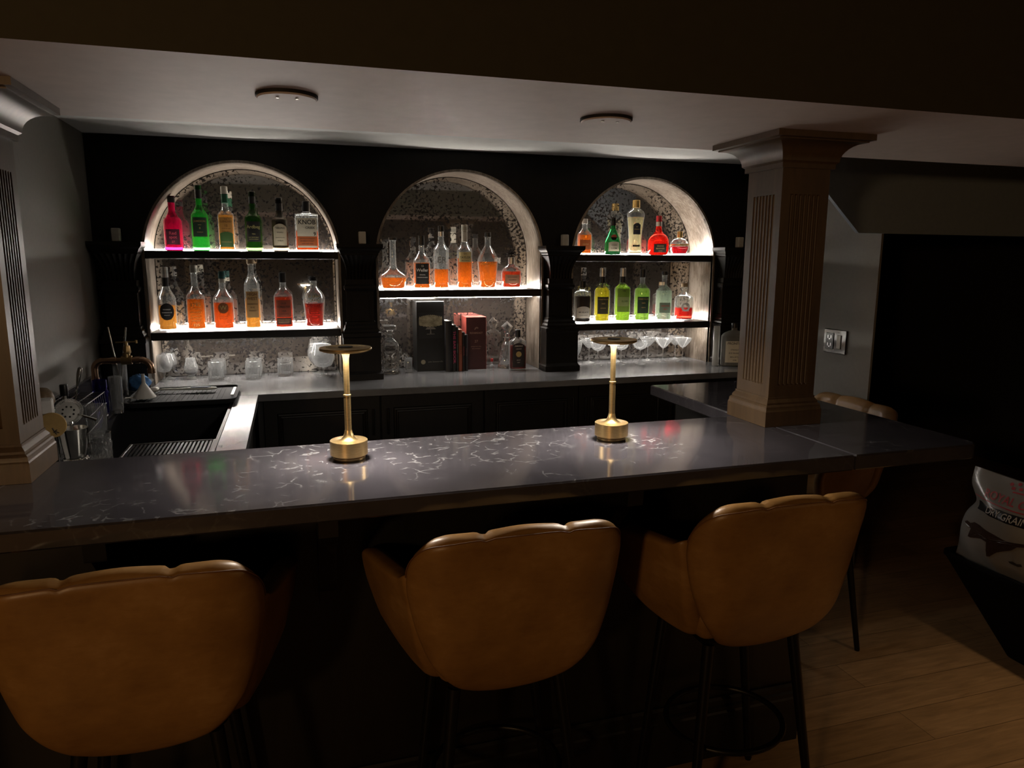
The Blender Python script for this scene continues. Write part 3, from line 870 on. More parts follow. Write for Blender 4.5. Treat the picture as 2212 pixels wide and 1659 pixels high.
bottle('almost black whiskey bottle with pale tan label and screw cap', -.038, YB, Z1,
       wine(.0405, .264, .150, .188, .0165, .0175), 'g_brown', None, [(.208, .274, .0180, .0170, 'black_plastic', 'cap')],
       [(.030, .122, .037, .0405, paint((.62, .54, .38)), .018, inkd, [('TEELING', .0135, .118), ('WHISKEY', .008, .096), ('SINGLE POT STILL', .0058, .070), ('DUBLIN', .008, .054)])])
def flask(w, H, sh, nk, rn=.017):
    return [(w, .004), (w, .012), (w, .012), (w, sh), (w*.985, sh+.010), (w*.86, sh+(nk-sh)*.55), (w*.5, nk-.006), (rn*1.15, nk), (rn, nk+.008), (rn, H-.014), (rn*1.1, H-.010), (rn*1.1, H)]
bottle('square-shouldered clear whiskey bottle with cream label, half full of amber', .097, YB, Z1,
       flask(.058, .245, .178, .202, .0165), 'clear', (.105, 'deep_amber'), [(.205, .259, .0190, .0185, 'black_plastic', 'cap')],
       [(.020, .172, .050, .058, creamp, 0, inkd, [('KNOB', .033, .150, 0, .95), ('CREEK', .0165, .122, .016), ('9', .026, .090, .038)]),
        (.030, .078, .050, .0584, paint((.52, .13, .03)), 0, inkd, [('KENTUCKY STRAIGHT', .0075, .066), ('BOURBON WHISKEY', .0075, .054), ('AGED NINE YEARS', .007, .040)])],
       (1, .62, 5))
# lower shelf of the first niche
Z2 = 1.2075
bottle('clear whiskey bottle with black oval label and dark neck foil, nearest the sink', -.603, YB, Z2,
       wine(.043, .305, .150, .225, .0150, .017), 'clear', (.128, 'pale_amber'), [(.268, .320, .0172, .0165, 'silver', 'cap'), (.222, .267, .0160, .0156, 'black_plastic', 'neck_foil')],
       [(.055, .140, .036, .043, blackp, 0, whitei, [('WHISKEY', .0085, .108), ('WAREHOUSE', .008, .093), ('STRAIGHT', .006, .080)], 'oval')])
bottle('clear whiskey bottle full of amber with gold letters all over its front', -.468, YB, Z2,
       wine(.0445, .312, .160, .218, .0150, .017), 'clear', (.158, 'orange'), [(.290, .330, .0170, .0160, 'cream', 'stopper')], [], None, .55,
       [(.0445, goldp, [('1792', .026, .130), ('FULL PROOF', .0095, .110), ('KENTUCKY', .011, .092), ('STRAIGHT', .011, .078), ('BOURBON', .011, .064), ('WHISKEY', .011, .050), ('125', .020, .028)])])
bottle('clear round-shouldered whiskey bottle with teal cap and an emblem on the glass', -.336, YB, Z2,
       wine(.0495, .290, .145, .210, .0150, .0165), 'clear', (.138, 'deep_amber'), [(.262, .298, .0168, .0160, 'teal_cap', 'cap'), (.240, .261, .0160, .0158, 'cream', 'neck_foil')],
       [(.085, .140, .026, .0495, paint((.30, .10, .03)), 0, goldp, [('W', .032, .113)], 'oval')], None, .55,
       [(.0495, paint((.35, .10, .03)), [('WHEATED', .0085, .070), ('BOURBON', .0085, .058)])])
bottle('tall slim clear whiskey bottle with cork stopper and faded amber label', -.193, YB, Z2,
       [(.039, .004), (.039, .012), (.039, .012), (.038, .200), (.038, .200), (.035, .235), (.022, .265), (.0145, .290), (.0140, .330), (.0165, .334), (.0165, .340)], 'clear', (.155, 'pale_amber'),
       [(.337, .360, .019, .020, 'cork', 'stopper')],
       [(.060, .195, .0335, .0385, paint((.55, .33, .13)), 0, paint((.13, .05, .02)), [('HIGH', .0215, .180, 0, .95), ('WEST', .0215, .158, 0, .95), ('RENDEZVOUS', .0085, .130), ('RYE', .012, .112), ('WHISKEY', .009, .096)])])
bottle('clear whiskey bottle with red-brown label and black cap, next to the slim bottle', -.039, YB, Z2,
       wine(.048, .280, .160, .212, .0155, .017), 'clear', (.165, 'red_amber'), [(.240, .290, .0180, .0170, 'black_plastic', 'cap')],
       [(.060, .150, .041, .048, paint((.36, .075, .035)), 0, inkd, [('OLD', .0135, .132), ('FORESTER', .0155, .113), ('1920', .012, .092), ('PROHIBITION STYLE', .0055, .076)]),
        (.022, .056, .041, .0483, paint((.10, .03, .018)), 0, goldp, [('KENTUCKY STRAIGHT', .0065, .045), ('BOURBON WHISKY', .0065, .034)])])
bottle('wide-shouldered clear bottle of dark red whiskey at the end of its row', .118, YB, Z2,
       [(.046, .004), (.047, .012), (.050, .080), (.056, .140), (.056, .155), (.048, .180), (.026, .205), (.0175, .218), (.0170, .240), (.019, .243), (.019, .250)], 'clear', (.128, 'mahogany'),
       [(.248, .268, .0205, .0205, 'black_plastic', 'cap')], [], None, .55,
       [(.0555, goldp, [('ELIJAH', .021, .168), ('CRAIG', .019, .147)]), (.051, redp, [('Barrel Proof', .0145, .116)]), (.049, redp, [('BATCH C922', .0065, .080), ('KENTUCKY STRAIGHT', .0055, .070), ('BOURBON', .0055, .060)])])
# shelf of the middle niche
Z3 = 1.4055
bottle('squat pot-still shaped bottle with very long glass neck, part filled with amber', .541, YB-.02, Z3,
       [(.050, .004), (.060, .012), (.068, .040), (.071, .062), (.071, .062), (.066, .078), (.040, .098), (.024, .112), (.0185, .135), (.0165, .180), (.0165, .255), (.020, .262), (.020, .268)], 'clear', (.066, 'orange'),
       [(.266, .280, .023, .023, 'black_plastic', 'stopper')])
bottle('clear bourbon bottle with black label under a silver script and dark cap', .702, YB, Z3,
       wine(.046, .282, .148, .205, .0150, .017), 'clear', (.145, 'amber'), [(.240, .294, .0175, .0165, 'black_plastic', 'cap')],
       [(.030, .142, .041, .046, blackp, 0, whitei, [('Weller', .024, .105), ('12', .014, .128), ('ORIGINAL', .007, .080), ('WHEATED BOURBON', .0062, .066)])])
bottle('tall clear bottle with a white scroll on the glass, low amber level', .812, YB, Z3,
       wine(.0415, .335, .205, .262, .0155, .0175), 'clear', (.110, 'amber'), [(.318, .348, .0185, .0180, 'black_plastic', 'stopper'), (.290, .317, .0160, .0158, 'silver', 'neck_foil')],
       [], None, .55, [(.0415, paint((.30, .30, .30)), [('ER', .046, .160), ('10', .016, .118)])])
bottle('tall clear bourbon bottle with paper neck strip and narrow cream label', .946, YB, Z3,
       wine(.0425, .345, .205, .258, .0160, .0175), 'clear', (.170, 'orange'), [(.318, .356, .0175, .0170, 'cream', 'cap'), (.262, .317, .0166, .0164, 'cream', 'neck_strip')],
       [(.150, .205, .0385, .0425, paint((.60, .48, .22)), 0, inkd, [('E.H.', .010, .195), ('TAYLOR', .0165, .175), ('SMALL BATCH', .0066, .158)])])
bottle('clear bottle with sides widening to a shoulder, amber, orange letters on the glass', 1.081, YB, Z3,
       [(.044, .004), (.045, .012), (.050, .070), (.056, .135), (.057, .155), (.052, .180), (.034, .215), (.0185, .240), (.0160, .258), (.0160, .295), (.018, .298), (.018, .304)], 'clear', (.152, 'amber'),
       [(.290, .316, .0190, .0185, 'black_plastic', 'stopper')], [], None, .55,
       [(.0565, paint((.75, .40, .12)), [("ANGEL'S ENVY", .0155, .140)]), (.051, paint((.75, .40, .12)), [('KENTUCKY STRAIGHT', .006, .055), ('BOURBON WHISKEY', .006, .045)])])
t = bottle('round low bourbon bottle with dark horse and rider stopper', 1.222, YB, Z3,
       [(.045, .004), (.052, .012), (.0565, .040), (.058, .075), (.056, .098), (.044, .118), (.026, .132), (.0175, .142), (.0170, .165), (.020, .168), (.020, .176)], 'clear', (.098, 'red_amber'),
       [(.140, .178, .0195, .0200, 'silver', 'neck_foil')],
       [(.030, .080, .046, .0572, paint((.42, .20, .11)), 0, inkd, [('SINGLE BARREL', .0085, .066), ('BOURBON', .0085, .050)])])
m = MB()
m.lathe([(.001, .178), (.013, .178), (.013, .184), (.001, .184)], 16)
m.tube([(-.020, 0, .197), (-.010, 0, .198), (.004, 0, .198), (.012, 0, .201), (.020, 0, .207), (.026, 0, .204)], [.003, .0055, .0055, .005, .0035, .0022], 8)
m.tube([(-.010, 0, .197), (-.022, 0, .188), (-.028, 0, .190)], .002, 6); m.tube([(.010, 0, .197), (.020, 0, .190), (.026, 0, .193)], .002, 6)
m.tube([(-.018, 0, .197), (-.028, 0, .200)], .0018, 6); m.tube([(0, 0, .184), (0, 0, .196)], .003, 6)
m.tube([(-.002, 0, .200), (.004, 0, .209), (.007, 0, .212)], [.0035, .0035, .0028], 8)
m.build('horse_stopper', 'black_metal', t, 60)
# top shelf of the third niche
Z4 = 1.6005
bottle('amber liqueur bottle with white cap, half hidden by the pilaster', 1.672, YB, Z4,
       wine(.043, .200, .110, .150, .0150, .0165), 'clear', (.115, 'orange'), [(.178, .207, .0172, .0165, 'white_plastic', 'cap')],
       [(.030, .085, .036, .043, paint((.42, .10, .02)), 0, goldp, [('LIQUEUR', .0085, .060)])])
bottle('small emerald green liqueur bottle with red seal and dark cap', 1.833, YB-.045, Z4,
       [(.044, .004), (.047, .012), (.047, .050), (.043, .085), (.028, .125), (.0165, .150), (.0145, .170), (.0145, .195), (.0165, .198), (.0165, .202)], 'g_emerald', None,
       [(.168, .216, .0170, .0160, 'black_plastic', 'cap')],
       [(.020, .070, .034, .0475, paint((.50, .46, .34)), .006, inkd, [('LIQUEUR', .0085, .055), ('D.O.M.', .012, .036)])])
disc_patch(front(.036, None, .002), .017, .100).build('wax_seal', paint((.42, .06, .03)), [o for o in bpy.data.objects if o.name.startswith('bottle') and o.get('label', '').startswith('small emerald')][0], 40)
bottle('tall faceted clear liqueur bottle with gold cap and straw coloured liquid', 2.000, YB, Z4,
       [(.044, .004), (.044, .012), (.044, .012), (.040, .060), (.041, .120), (.047, .180), (.052, .225), (.052, .240), (.046, .256), (.026, .272), (.0205, .278), (.0205, .290)], 'clear', (.222, 'straw'),
       [(.278, .322, .0235, .0225, 'gold', 'cap')],
       [(.120, .175, .022, .0470, paint((.012, .018, .03)), .012, goldp, [('ST', .010, .164), ('GERMAIN', .0075, .150)]), (.048, .060, .022, .0420, blackp, 0, goldp, [('ELDERFLOWER', .004, .054)])], None, .55, seg=10)
bottle('round red liqueur bottle with long neck and red cap', 2.157, YB, Z4,
       [(.052, .004), (.060, .012), (.063, .050), (.062, .085), (.052, .108), (.030, .130), (.0190, .150), (.0160, .180), (.0150, .205), (.0165, .208), (.0165, .214)], 'g_red', None,
       [(.200, .234, .0178, .0170, 'red_cap', 'cap'), (.172, .199, .0178, .0172, 'silver', 'neck_foil')],
       [(.016, .066, .040, .063, paint((.02, .014, .012)), 0, goldp, [('GRAND', .012, .053), ('MARNIER', .0125, .038), ('LIQUEUR', .006, .024)])])
bottle('tiny round liqueur bottle with gold stopper and crimson liquid', 2.302, YB, Z4,
       [(.030, .004), (.044, .014), (.056, .040), (.058, .056), (.054, .074), (.038, .094), (.020, .102), (.0140, .106), (.0140, .116)], 'clear', (.052, 'crimson'),
       [(.106, .143, .0165, .0165, 'gold', 'stopper')], bands=[(.058, .066, .0575, 'gold')])
# lower shelf of the third niche
Z5 = 1.2005
bottle('black coffee liqueur bottle with white diamond label, beside the pilaster', 1.658, YB-.02, Z5,
       flask(.050, .225, .165, .200, .0165), 'clear', (.158, 'coffee'), [(.206, .246, .0185, .0180, 'black_plastic', 'cap')],
       [(.030, .085, .044, .0500, paint((.58, .54, .46)), .014, inkd, [('MR BLACK', .0125, .064), ('COFFEE LIQUEUR', .0062, .046)])])
bottle('clear bottle of bright yellow liqueur with dark label', 1.793, YB, Z5,
       wine(.046, .308, .180, .228, .0150, .017), 'clear', (.205, 'yellow'), [(.272, .322, .0175, .0165, 'silver', 'cap'), (.232, .271, .0160, .0158, 'black_plastic', 'neck_foil')],
       [(.050, .152, .036, .046, paint((.040, .035, .012)), 0, goldp, [('CHARTREUSE', .0105, .137), ('1605', .012, .112), ('LIQUEUR', .008, .085)])])
bottle('bottle of vivid lime green liqueur with a pale chevron label', 1.928, YB, Z5,
       wine(.0475, .308, .195, .232, .0155, .017), 'clear', (.225, 'lime'), [(.272, .322, .0180, .0170, 'silver', 'cap'), (.236, .271, .0160, .0158, 'black_plastic', 'neck_foil')],
       [(.060, .200, .041, .0475, paint((.20, .34, .04)), 0, inkd, [('1840', .010, .186)]), (.095, .150, .040, .0481, paint((.36, .45, .16)), 0, paint((.05, .12, .02)), [('ELIXIR', .014, .124, .006)])])
bottle('clear bottle of pale green liqueur with dark green label', 2.060, YB, Z5,
       wine(.0475, .304, .178, .225, .0150, .017), 'clear', (.200, 'chartreuse'), [(.266, .316, .0178, .0168, 'black_plastic', 'cap')],
       [(.050, .150, .037, .0475, paint((.018, .045, .022)), 0, goldp, [('CHARTREUSE', .0105, .136), ('1605', .012, .112), ('VERTE', .009, .085)])])
bottle('frosty pale green bottle with a narrow dark stopper and red-lettered label', 2.209, YB, Z5,
       wine(.0495, .292, .175, .218, .0150, .0165), 'clear', (.185, 'paleg'), [(.280, .302, .0185, .0185, 'black_plastic', 'stopper')],
       [(.050, .112, .036, .0495, paint((.20, .28, .20)), 0, redp, [('ABSINTHE', .0115, .092), ('VERTE', .009, .072)])])
bottle('short clear bottle with cork and white embossed circle, a little red aperitif inside', 2.350, YB, Z5,
       wine(.0565, .212, .135, .168, .0165, .0185), 'clear', (.078, 'scarlet'), [(.206, .229, .0200, .0195, 'cork', 'stopper')], [], None, .55,
       [(.0565, paint((.62, .60, .56)), [('BITTER', .016, .125), ('o', .11, .092), ('APERITIVO', .0095, .060)])])
# counter: dark red amaro, big square-shouldered bottle, glass tube
bottle('small flat bottle of red-brown amaro with black label, beside the cut decanter', 1.226, 3.905, ZC+.0005,
       flask(.048, .226, .150, .185, .0140), 'clear', (.140, 'mahogany'), [(.190, .232, .0165, .0160, 'black_plastic', 'cap')],
       [(.020, .142, .035, .0485, paint((.020, .012, .012)), .016, paint((.62, .55, .46)), [('AMARO', .0135, .140), ('LIQUEUR', .008, .124), ('ROOT', .0075, .060), ('SPIRIT', .006, .046)])], (1, .6, 4), .3)
disc_patch(front(.0485, (1, .6, 4), .0022), .016, .094).build('emblem', goldp, [o for o in bpy.data.objects if o.get('label', '').startswith('small flat bottle')][0], 40)
bottle('large dim clear bottle with cream label, alone beside the brown column', 2.530, 3.730, ZC+.0005,
       flask(.072, .236, .165, .212, .0165), 'g_frost', None, [(.228, .256, .0195, .0190, 'black_plastic', 'cap')],
       [(.022, .150, .056, .0722, creamp, 0, inkd, [('FRONTIER', .020, .136), ('STRAIGHT', .011, .098), ('RYE WHISKEY', .0115, .078), ('SMALL BATCH', .009, .055), ('750 ML', .008, .036)])], (1, .55, 4))
o = MB().lathe([(.020, 0), (.020, .05), (.0185, .052), (.0185, .235), (.016, .238), (.001, .238)], 24).build('glass_tube', 'g_frost', None, 40, (2.430, 3.760, ZC+.0005))
tag(o, 'slim upright frosted tube beside the large dim bottle', 'tube')

# ------------------------------------------------------------------ glassware
def hollow(prof_out, t, base):
    """closed glass wall: outside up, inside down to a thick base"""
    inn = [(max(.001, r-t), z) for r, z in prof_out if z >= base]
    return prof_out+[(prof_out[-1][0]-t*.5, prof_out[-1][1]+.0006)]+inn[::-1]
def put(mb, name, label, cat, x, y, z, m='crystal', group=None, sm=50, rz=0):
    o = mb.build(name, m, None, sm, (x, y, z)); o.rotation_euler = (0, 0, rz); return tag(o, label, cat, group)
def again(o, label, x, y, z=None):
    c = o.copy(); COL.objects.link(c); c.location = (x, y, o.location.z if z is None else z); c['label'] = label; return c
ZG = ZC+.0006
# stemmed glasses as one blown piece each
def stem_glass(bowl, foot=.030, stem=.0035, z_b=.07, t=.0012):
    out = [(.001, 0), (foot, 0), (foot, .0015), (foot*.55, .005), (stem*1.5, .011), (stem, .018), (stem, z_b-.010), (stem*1.8, z_b-.002)]+bowl
    inn = [(max(.0012, r-t), z+(.0015 if i == 0 else 0)) for i, (r, z) in enumerate(bowl)]
    return bez(out, 3)+[(bowl[-1][0]-t/2, bowl[-1][1]+.0006)]+bez(inn[::-1], 3)+[(.001, inn[0][1])]
snift = stem_glass([(.006, .045), (.028, .052), (.040, .075), (.041, .090), (.036, .115), (.031, .135)], .030, .0035, .045)
s0 = put(MB().lathe(snift, 36, cap0=True, cap1=True), 'snifter_glass', 'small brandy snifter at the sink end, nearer the counter edge', 'glass', -.640, 4.025, ZG, group='snifters')
again(s0, 'small brandy snifter at the sink end, standing nearer the mirror', -.632, 4.115)
nosing = bez([(.001, 0), (.024, 0), (.025, .003), (.020, .012), (.016, .018), (.020, .024), (.030, .035), (.035, .052), (.033, .068), (.026, .092), (.0235, .112)], 3)
nosing = nosing+[(.0225, .1125)]+bez([(.0222, .112), (.0245, .092), (.0315, .068), (.0335, .052), (.028, .037), (.010, .030), (.001, .030)], 3)
put(MB().lathe(nosing, 36), 'nosing_glass', 'tulip-shaped whisky nosing glass between the snifters and the cut tumblers', 'glass', -.517, 4.055, ZG)
def tumbler(r, H, n, kind):
    """cut tumbler: facets pressed into the lower wall"""
    seg = 72; rows = 22; rings = []
    for j in range(rows+1):
        z = H*j/rows; ring = []
        for i in range(seg):
            a = 2*pi*i/seg; u = z/H
            if kind == 'diamond':
                g = (abs(sin(n*a/2+u*5)) * abs(sin(n*a/2-u*5))) if u < .72 else 0
            else:
                g = abs(sin(n*a/2)) if .08 < u < .70 else 0
            rr = (r-.004+.004*g) if u < .75 else r-.002
            if u < .06: rr *= .94
            ring.append((rr*cos(a), rr*sin(a), z))
        rings.append(ring)
    for z, rr in ((H+.0006, r-.003), (H, r-.0042), (H*.5, r-.0065), (.016, r-.008), (.014, .6*r), (.014, .002)):
        rings.append([(rr*cos(2*pi*i/seg), rr*sin(2*pi*i/seg), z) for i in range(seg)])
    return MB().rings(rings)
g0 = put(tumbler(.040, .098, 14, 'diamond'), 'cut_tumbler', 'diamond-cut tumbler, front one of its file', 'glass', -.389, 3.985, ZG, 'cutcrystal', 'diamond-cut tumblers')
again(g0, 'diamond-cut tumbler standing behind the other diamond-cut one', -.386, 4.085)
g1 = put(tumbler(.042, .095, 26, 'flute'), 'ribbed_tumbler', 'ribbed tumbler, front one of the pair in the middle of the counter', 'glass', -.206, 3.985, ZG, 'cutcrystal', 'ribbed tumblers')
again(g1, 'ribbed tumbler behind another ribbed one, near the mirror', -.206, 4.085)
again(g1, 'ribbed tumbler standing alone before the balloon glasses', -.046, 4.045)
ball = stem_glass([(.006, .050), (.040, .058), (.058, .090), (.060, .112), (.052, .145), (.044, .172)], .036, .004, .048)
b0 = put(MB().lathe(ball, 40), 'balloon_glass', 'large balloon glass behind the first brass lamp, nearer the counter edge', 'glass', .150, 3.965, ZG, group='balloon glasses')
again(b0, 'large balloon glass behind the first brass lamp, nearer the mirror', .134, 4.098)
# coupes of the third niche
coupe = stem_glass([(.005, .085), (.018, .088), (.036, .100), (.046, .120), (.0475, .134)], .033, .003, .085)
vcup = stem_glass([(.005, .088), (.014, .092), (.032, .110), (.050, .135), (.0545, .146)], .034, .003, .088)
tulip = stem_glass([(.005, .062), (.014, .068), (.026, .095), (.031, .120), (.033, .150)], .030, .003, .062)
n0 = put(MB().lathe(tulip, 32), 'tulip_glass', 'narrow tulip cocktail glass close beside the pilaster', 'glass', 1.612, 3.962, ZG)
v0 = put(MB().lathe(vcup, 32), 'cocktail_glass', 'wide cocktail glass nearest the niche side by the brown column', 'glass', 2.322, 3.962, ZG, group='cocktail glasses')
again(v0, 'wide cocktail glass near the mirror, last but one before the niche side', 2.340, 4.085)
again(v0, 'wide cocktail glass at the counter edge, third from the niche side', 2.190, 3.968)
again(v0, 'wide cocktail glass near the mirror, behind the round coupe', 2.140, 4.075)
again(v0, 'wide cocktail glass near the mirror, behind the tulip glass', 1.742, 4.080)
c0 = put(MB().lathe(coupe, 32), 'coupe_glass', 'round coupe standing just right of the second brass lamp', 'glass', 2.026, 3.955, ZG, group='round coupes')
again(c0, 'round coupe hidden behind the second lamp stem', 1.905, 3.968)
again(c0, 'round coupe between the tulip glass and the second lamp', 1.752, 3.968)
again(c0, 'round coupe near the mirror behind the second lamp head', 1.930, 4.080)

# decanters and small glass in the middle niche
def square_decanter():
    t = thing('decanter', 'square cut crystal decanter with flat square stopper, beside the pilaster', 'decanter', (.512, 3.985, ZG), -.1)
    seg = 64; rings = []
    body = [(.0, .0), (.002, .004)]+[(.004+.14*i/18, None) for i in range(1)]
    prof = [(.046, 0), (.049, .004)]+[(.049, .004+.150*i/20) for i in range(1, 21)]+[(.047, .160), (.036, .178), (.022, .190), (.0165, .197), (.0165, .214), (.023, .218), (.023, .222)]
    for r, z in prof:
        ring = []
        for i in range(seg):
            a = 2*pi*i/seg; px, py = section((1, 1, 6), a)
            g = 0
            if .01 < z < .150:
                side = px if abs(py) > abs(px) else py
                u = (z-.01)/.14
                fan = abs(sin(9*atan2(side, u+.12))) if u > .45 else abs(sin(14*(side+u)))*abs(sin(14*(side-u)))
                g = .0035*fan
            ring.append((px*(r-g), py*(r-g), z))
        rings.append(ring)
    MB().rings(rings).build('body', 'cutcrystal', t, 25)
    MB().lathe([(.014, .2225), (.014, .232), (.020, .238), (.034, .242), (.036, .246), (.036, .262), (.032, .266), (.001, .268)], 40, shape=(1, 1, 7)).build('stopper', 'cutcrystal', t, 20)
square_decanter()
def tri_decanter():
    t = thing('decanter', 'cut crystal decanter with pointed five-sided stopper, behind the amaro bottle', 'decanter', (1.195, 4.015, ZG), -.28)
    seg = 56; rings = []
    prof = [(.052, 0), (.056, .005)]+[(.056-.026*i/16, .005+.130*i/16) for i in range(1, 17)]+[(.022, .146), (.0165, .152), (.0165, .172), (.024, .176), (.024, .180)]
    for k, (r, z) in enumerate(prof):
        ring = []
        for i in range(seg):
            a = 2*pi*i/seg; g = .004*abs(sin(7*a+k*.35))*abs(sin(7*a-k*.35)) if .008 < z < .132 else 0
            ring.append(((r-g)*cos(a), (r-g)*sin(a), z))
        rings.append(ring)
    MB().rings(rings).build('body', 'cutcrystal', t, 25)
    m = MB().lathe([(.012, .1805), (.012, .196), (.018, .199), (.010, .203)], 20)
    pent = [(-.012, .200), (.012, .200), (.034, .240), (.0, .272), (-.034, .240)]
    def sc(k, y): return [(x*k, y, .238+(z-.238)*k) for x, z in pent]
    m.rings([sc(.55, -.014), sc(1, -.007), sc(1, .007), sc(.55, .014)])
    m.build('stopper', 'cutcrystal', t, 20)
tri_decanter()
shot = bez([(.001, 0), (.017, 0), (.0185, .003), (.0185, .003), (.0205, .085)], 2)+[(.020, .0855), (.019, .085), (.017, .022), (.001, .020)]
put(MB().lathe(shot, 28), 'shot_glass', 'small tall shot glass beside the black box', 'glass', .610, 3.965, ZG)
mini = bez([(.001, 0), (.011, 0), (.012, .003), (.012, .03), (.007, .036), (.006, .05)], 2)+[(.001, .051)]
t = thing('miniature_bottle', 'tiny clear vial with red cap in front of the pointed decanter', 'bottle', (1.080, 3.930, ZG))
MB().lathe(mini, 20).build('body', 'crystal', t); MB().lathe([(.001, .0512), (.0075, .0512), (.0075, .066), (.001, .067)], 16).build('cap', 'red_cap', t)

# boxes and books
def carton(name, label, x, y, w, d, h, rz, mats, build):
    t = thing(name, label, 'box', (x, y, ZG), rz)
    m = MB().bbox(-w/2, w/2, -d/2, d/2, 0, h, .0015); m.build('carton_body', mats, t)
    build(t, lambda x_, z_, o=0: (x_, -d/2-.0006-o, z_)); return t
def art(t, mp):
    def sky(n=28):
        m = MB(); xs = [-.066+.132*i/n for i in range(n+1)]
        top = [.298+.010*abs(sin(i*1.7))+.012*sin(pi*i/n) for i in range(n+1)]
        bot = [.262-.010*sin(pi*i/n)-.004*abs(sin(i*2.3)) for i in range(n+1)]
        m.add([mp(x, z, .0005) for x, z in zip(xs, bot)]+[mp(x, z, .0005) for x, z in zip(xs, top)], [[i, i+1, n+2+i, n+1+i] for i in range(n)])
        return m
    k = N('cloud print'); f = k.noise(k.coord((1, 1, 2)), 30, 6, .65)
    cm = k.done(k.bsdf(k.ramp(f, [(.3, (.16, .14, .09)), (.55, (.44, .40, .27)), (.8, (.62, .58, .44))]), .5).outputs[0])
    patch(mp, -.068, .068, .185, .330, 4, 4).build('picture', paint((.020, .021, .024), .35), t)
    sky().build('cloud_print', cm, t)
    m = MB(); m.add([mp(x, z, .0004) for x, z in ((-.030, .236), (.030, .236), (.022, .246), (.004, .249), (-.02, .247))], [[0, 1, 2, 3, 4]])
    m.add([mp(x, z, .0004) for x, z in ((-.004, .212), (.004, .212), (.002, .236), (-.002, .236))], [[0, 1, 2, 3]])
    m.add([mp(x, z, .0004) for x, z in ((-.022, .208), (.022, .208), (.022, .211), (-.022, .211))], [[0, 1, 2, 3]])
    m.build('emblem', paint((.26, .25, .23)), t, 0)
    disc_patch(mp, .013, .052, xo=-.045, d=.0004).build('seal', paint((.40, .38, .28)), t)
    lettering([('John Sommerville', .012, .052, .026)], mp, t, paint((.30, .29, .27)), 0)
carton('whisky_box', 'tall black presentation box with a cloud picture on the front', .741, 4.060, .158, .125, .392, .02,
       [plain('black box card', (.009, .0095, .0095), .42)], art)
def maroon(t, mp):
    m = MB(); m.add([mp(x, z) for x, z in ((-.012, .226), (-.006, .240), (.004, .244), (.014, .238), (.010, .232), (.002, .236), (-.005, .228))], [[0, 1, 2, 3, 4, 5, 6]])
    m.build('bird_emblem', paint((.28, .17, .13), .4), t, 0)
    lettering([('REDBREAST', .0145, .208), ('27', .020, .160), ('SINGLE POT STILL', .0075, .130), ('IRISH WHISKEY', .0075, .118)], mp, t, paint((.42, .26, .20), .4), .006)
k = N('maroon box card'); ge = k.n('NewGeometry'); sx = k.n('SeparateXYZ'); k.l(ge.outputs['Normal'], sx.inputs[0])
mc = k.ramp(k.noise(k.coord(), 60, 2), [(.3, (.060, .013, .013)), (.7, (.070, .016, .016))])
M['maroon'] = k.done(k.bsdf(mc, .45).outputs[0])
M['coral'] = plain('coral box card', (.52, .085, .065), .5)
t = carton('whisky_box', 'maroon presentation box with coral red sides, beside the books', 1.010, 4.075, .118, .150, .300, -.05, [M['coral']], maroon)
MB().box(-.0575, .0575, -.0755, -.0751, .001, .299).build('front_panel', 'maroon', t)
books = [(.836, .036, .285, .15, (.012, .012, .014), 'tall thick black book at the box end of the row', [], None),
         (.866, .022, .262, .14, (.010, .010, .011), 'black book with pink letters down its spine', [('THE BAR BOOK', .026)], (.55, .05, .16)),
         (.884, .013, .250, .14, (.018, .024, .022), 'thin dark green-black book between the pink-lettered and orange books', [('COCKTAILS', .010)], (.20, .25, .22)),
         (.902, .020, .235, .13, (.30, .085, .045), 'orange-red book in the row of dark books', [('SPIRITS', .015)], (.10, .025, .015)),
         (.920, .014, .220, .13, (.012, .011, .013), 'thin black book with red letters beside the orange-red one', [('TROPICAL', .012)], (.36, .06, .06)),
         (.936, .016, .205, .13, (.016, .014, .018), 'shortest black book leaning on the maroon box', [('LIQUOR', .012)], (.16, .07, .08))]
for x, w, h, d, c, lab, tx, ink in books:
    y0 = 3.945
    t = thing('book', lab, 'book', (x, y0, ZG), -.02, 'books in the middle niche')
    cm = plain('book cloth', c, .5, var=.1)
    m = MB(); tk = .002
    rings = []
    pr = [(-w/2, d), (-w/2, .004), (-w/4, 0), (w/4, 0), (w/2, .004), (w/2, d), (w/2-tk, d), (w/2-tk, .006), (-w/2+tk, .006), (-w/2+tk, d)]
    m.rings([[(a, b, 0) for a, b in pr], [(a, b, h) for a, b in pr]]).build('cover', cm, t, 30)
    MB().box(-w/2+tk+.0004, w/2-tk-.0004, .0068, d-.004, .003, h-.004).build('pages', plain('paper', (.66, .62, .55), .8), t)
    for s, size in tx:
        vs, fs = text_geo(s, size, .008)
        MB().add([(y_*.8, -.0007, h*.52-x_) for x_, y_, z_ in vs], fs).build('lettering', paint(ink), t, 0)

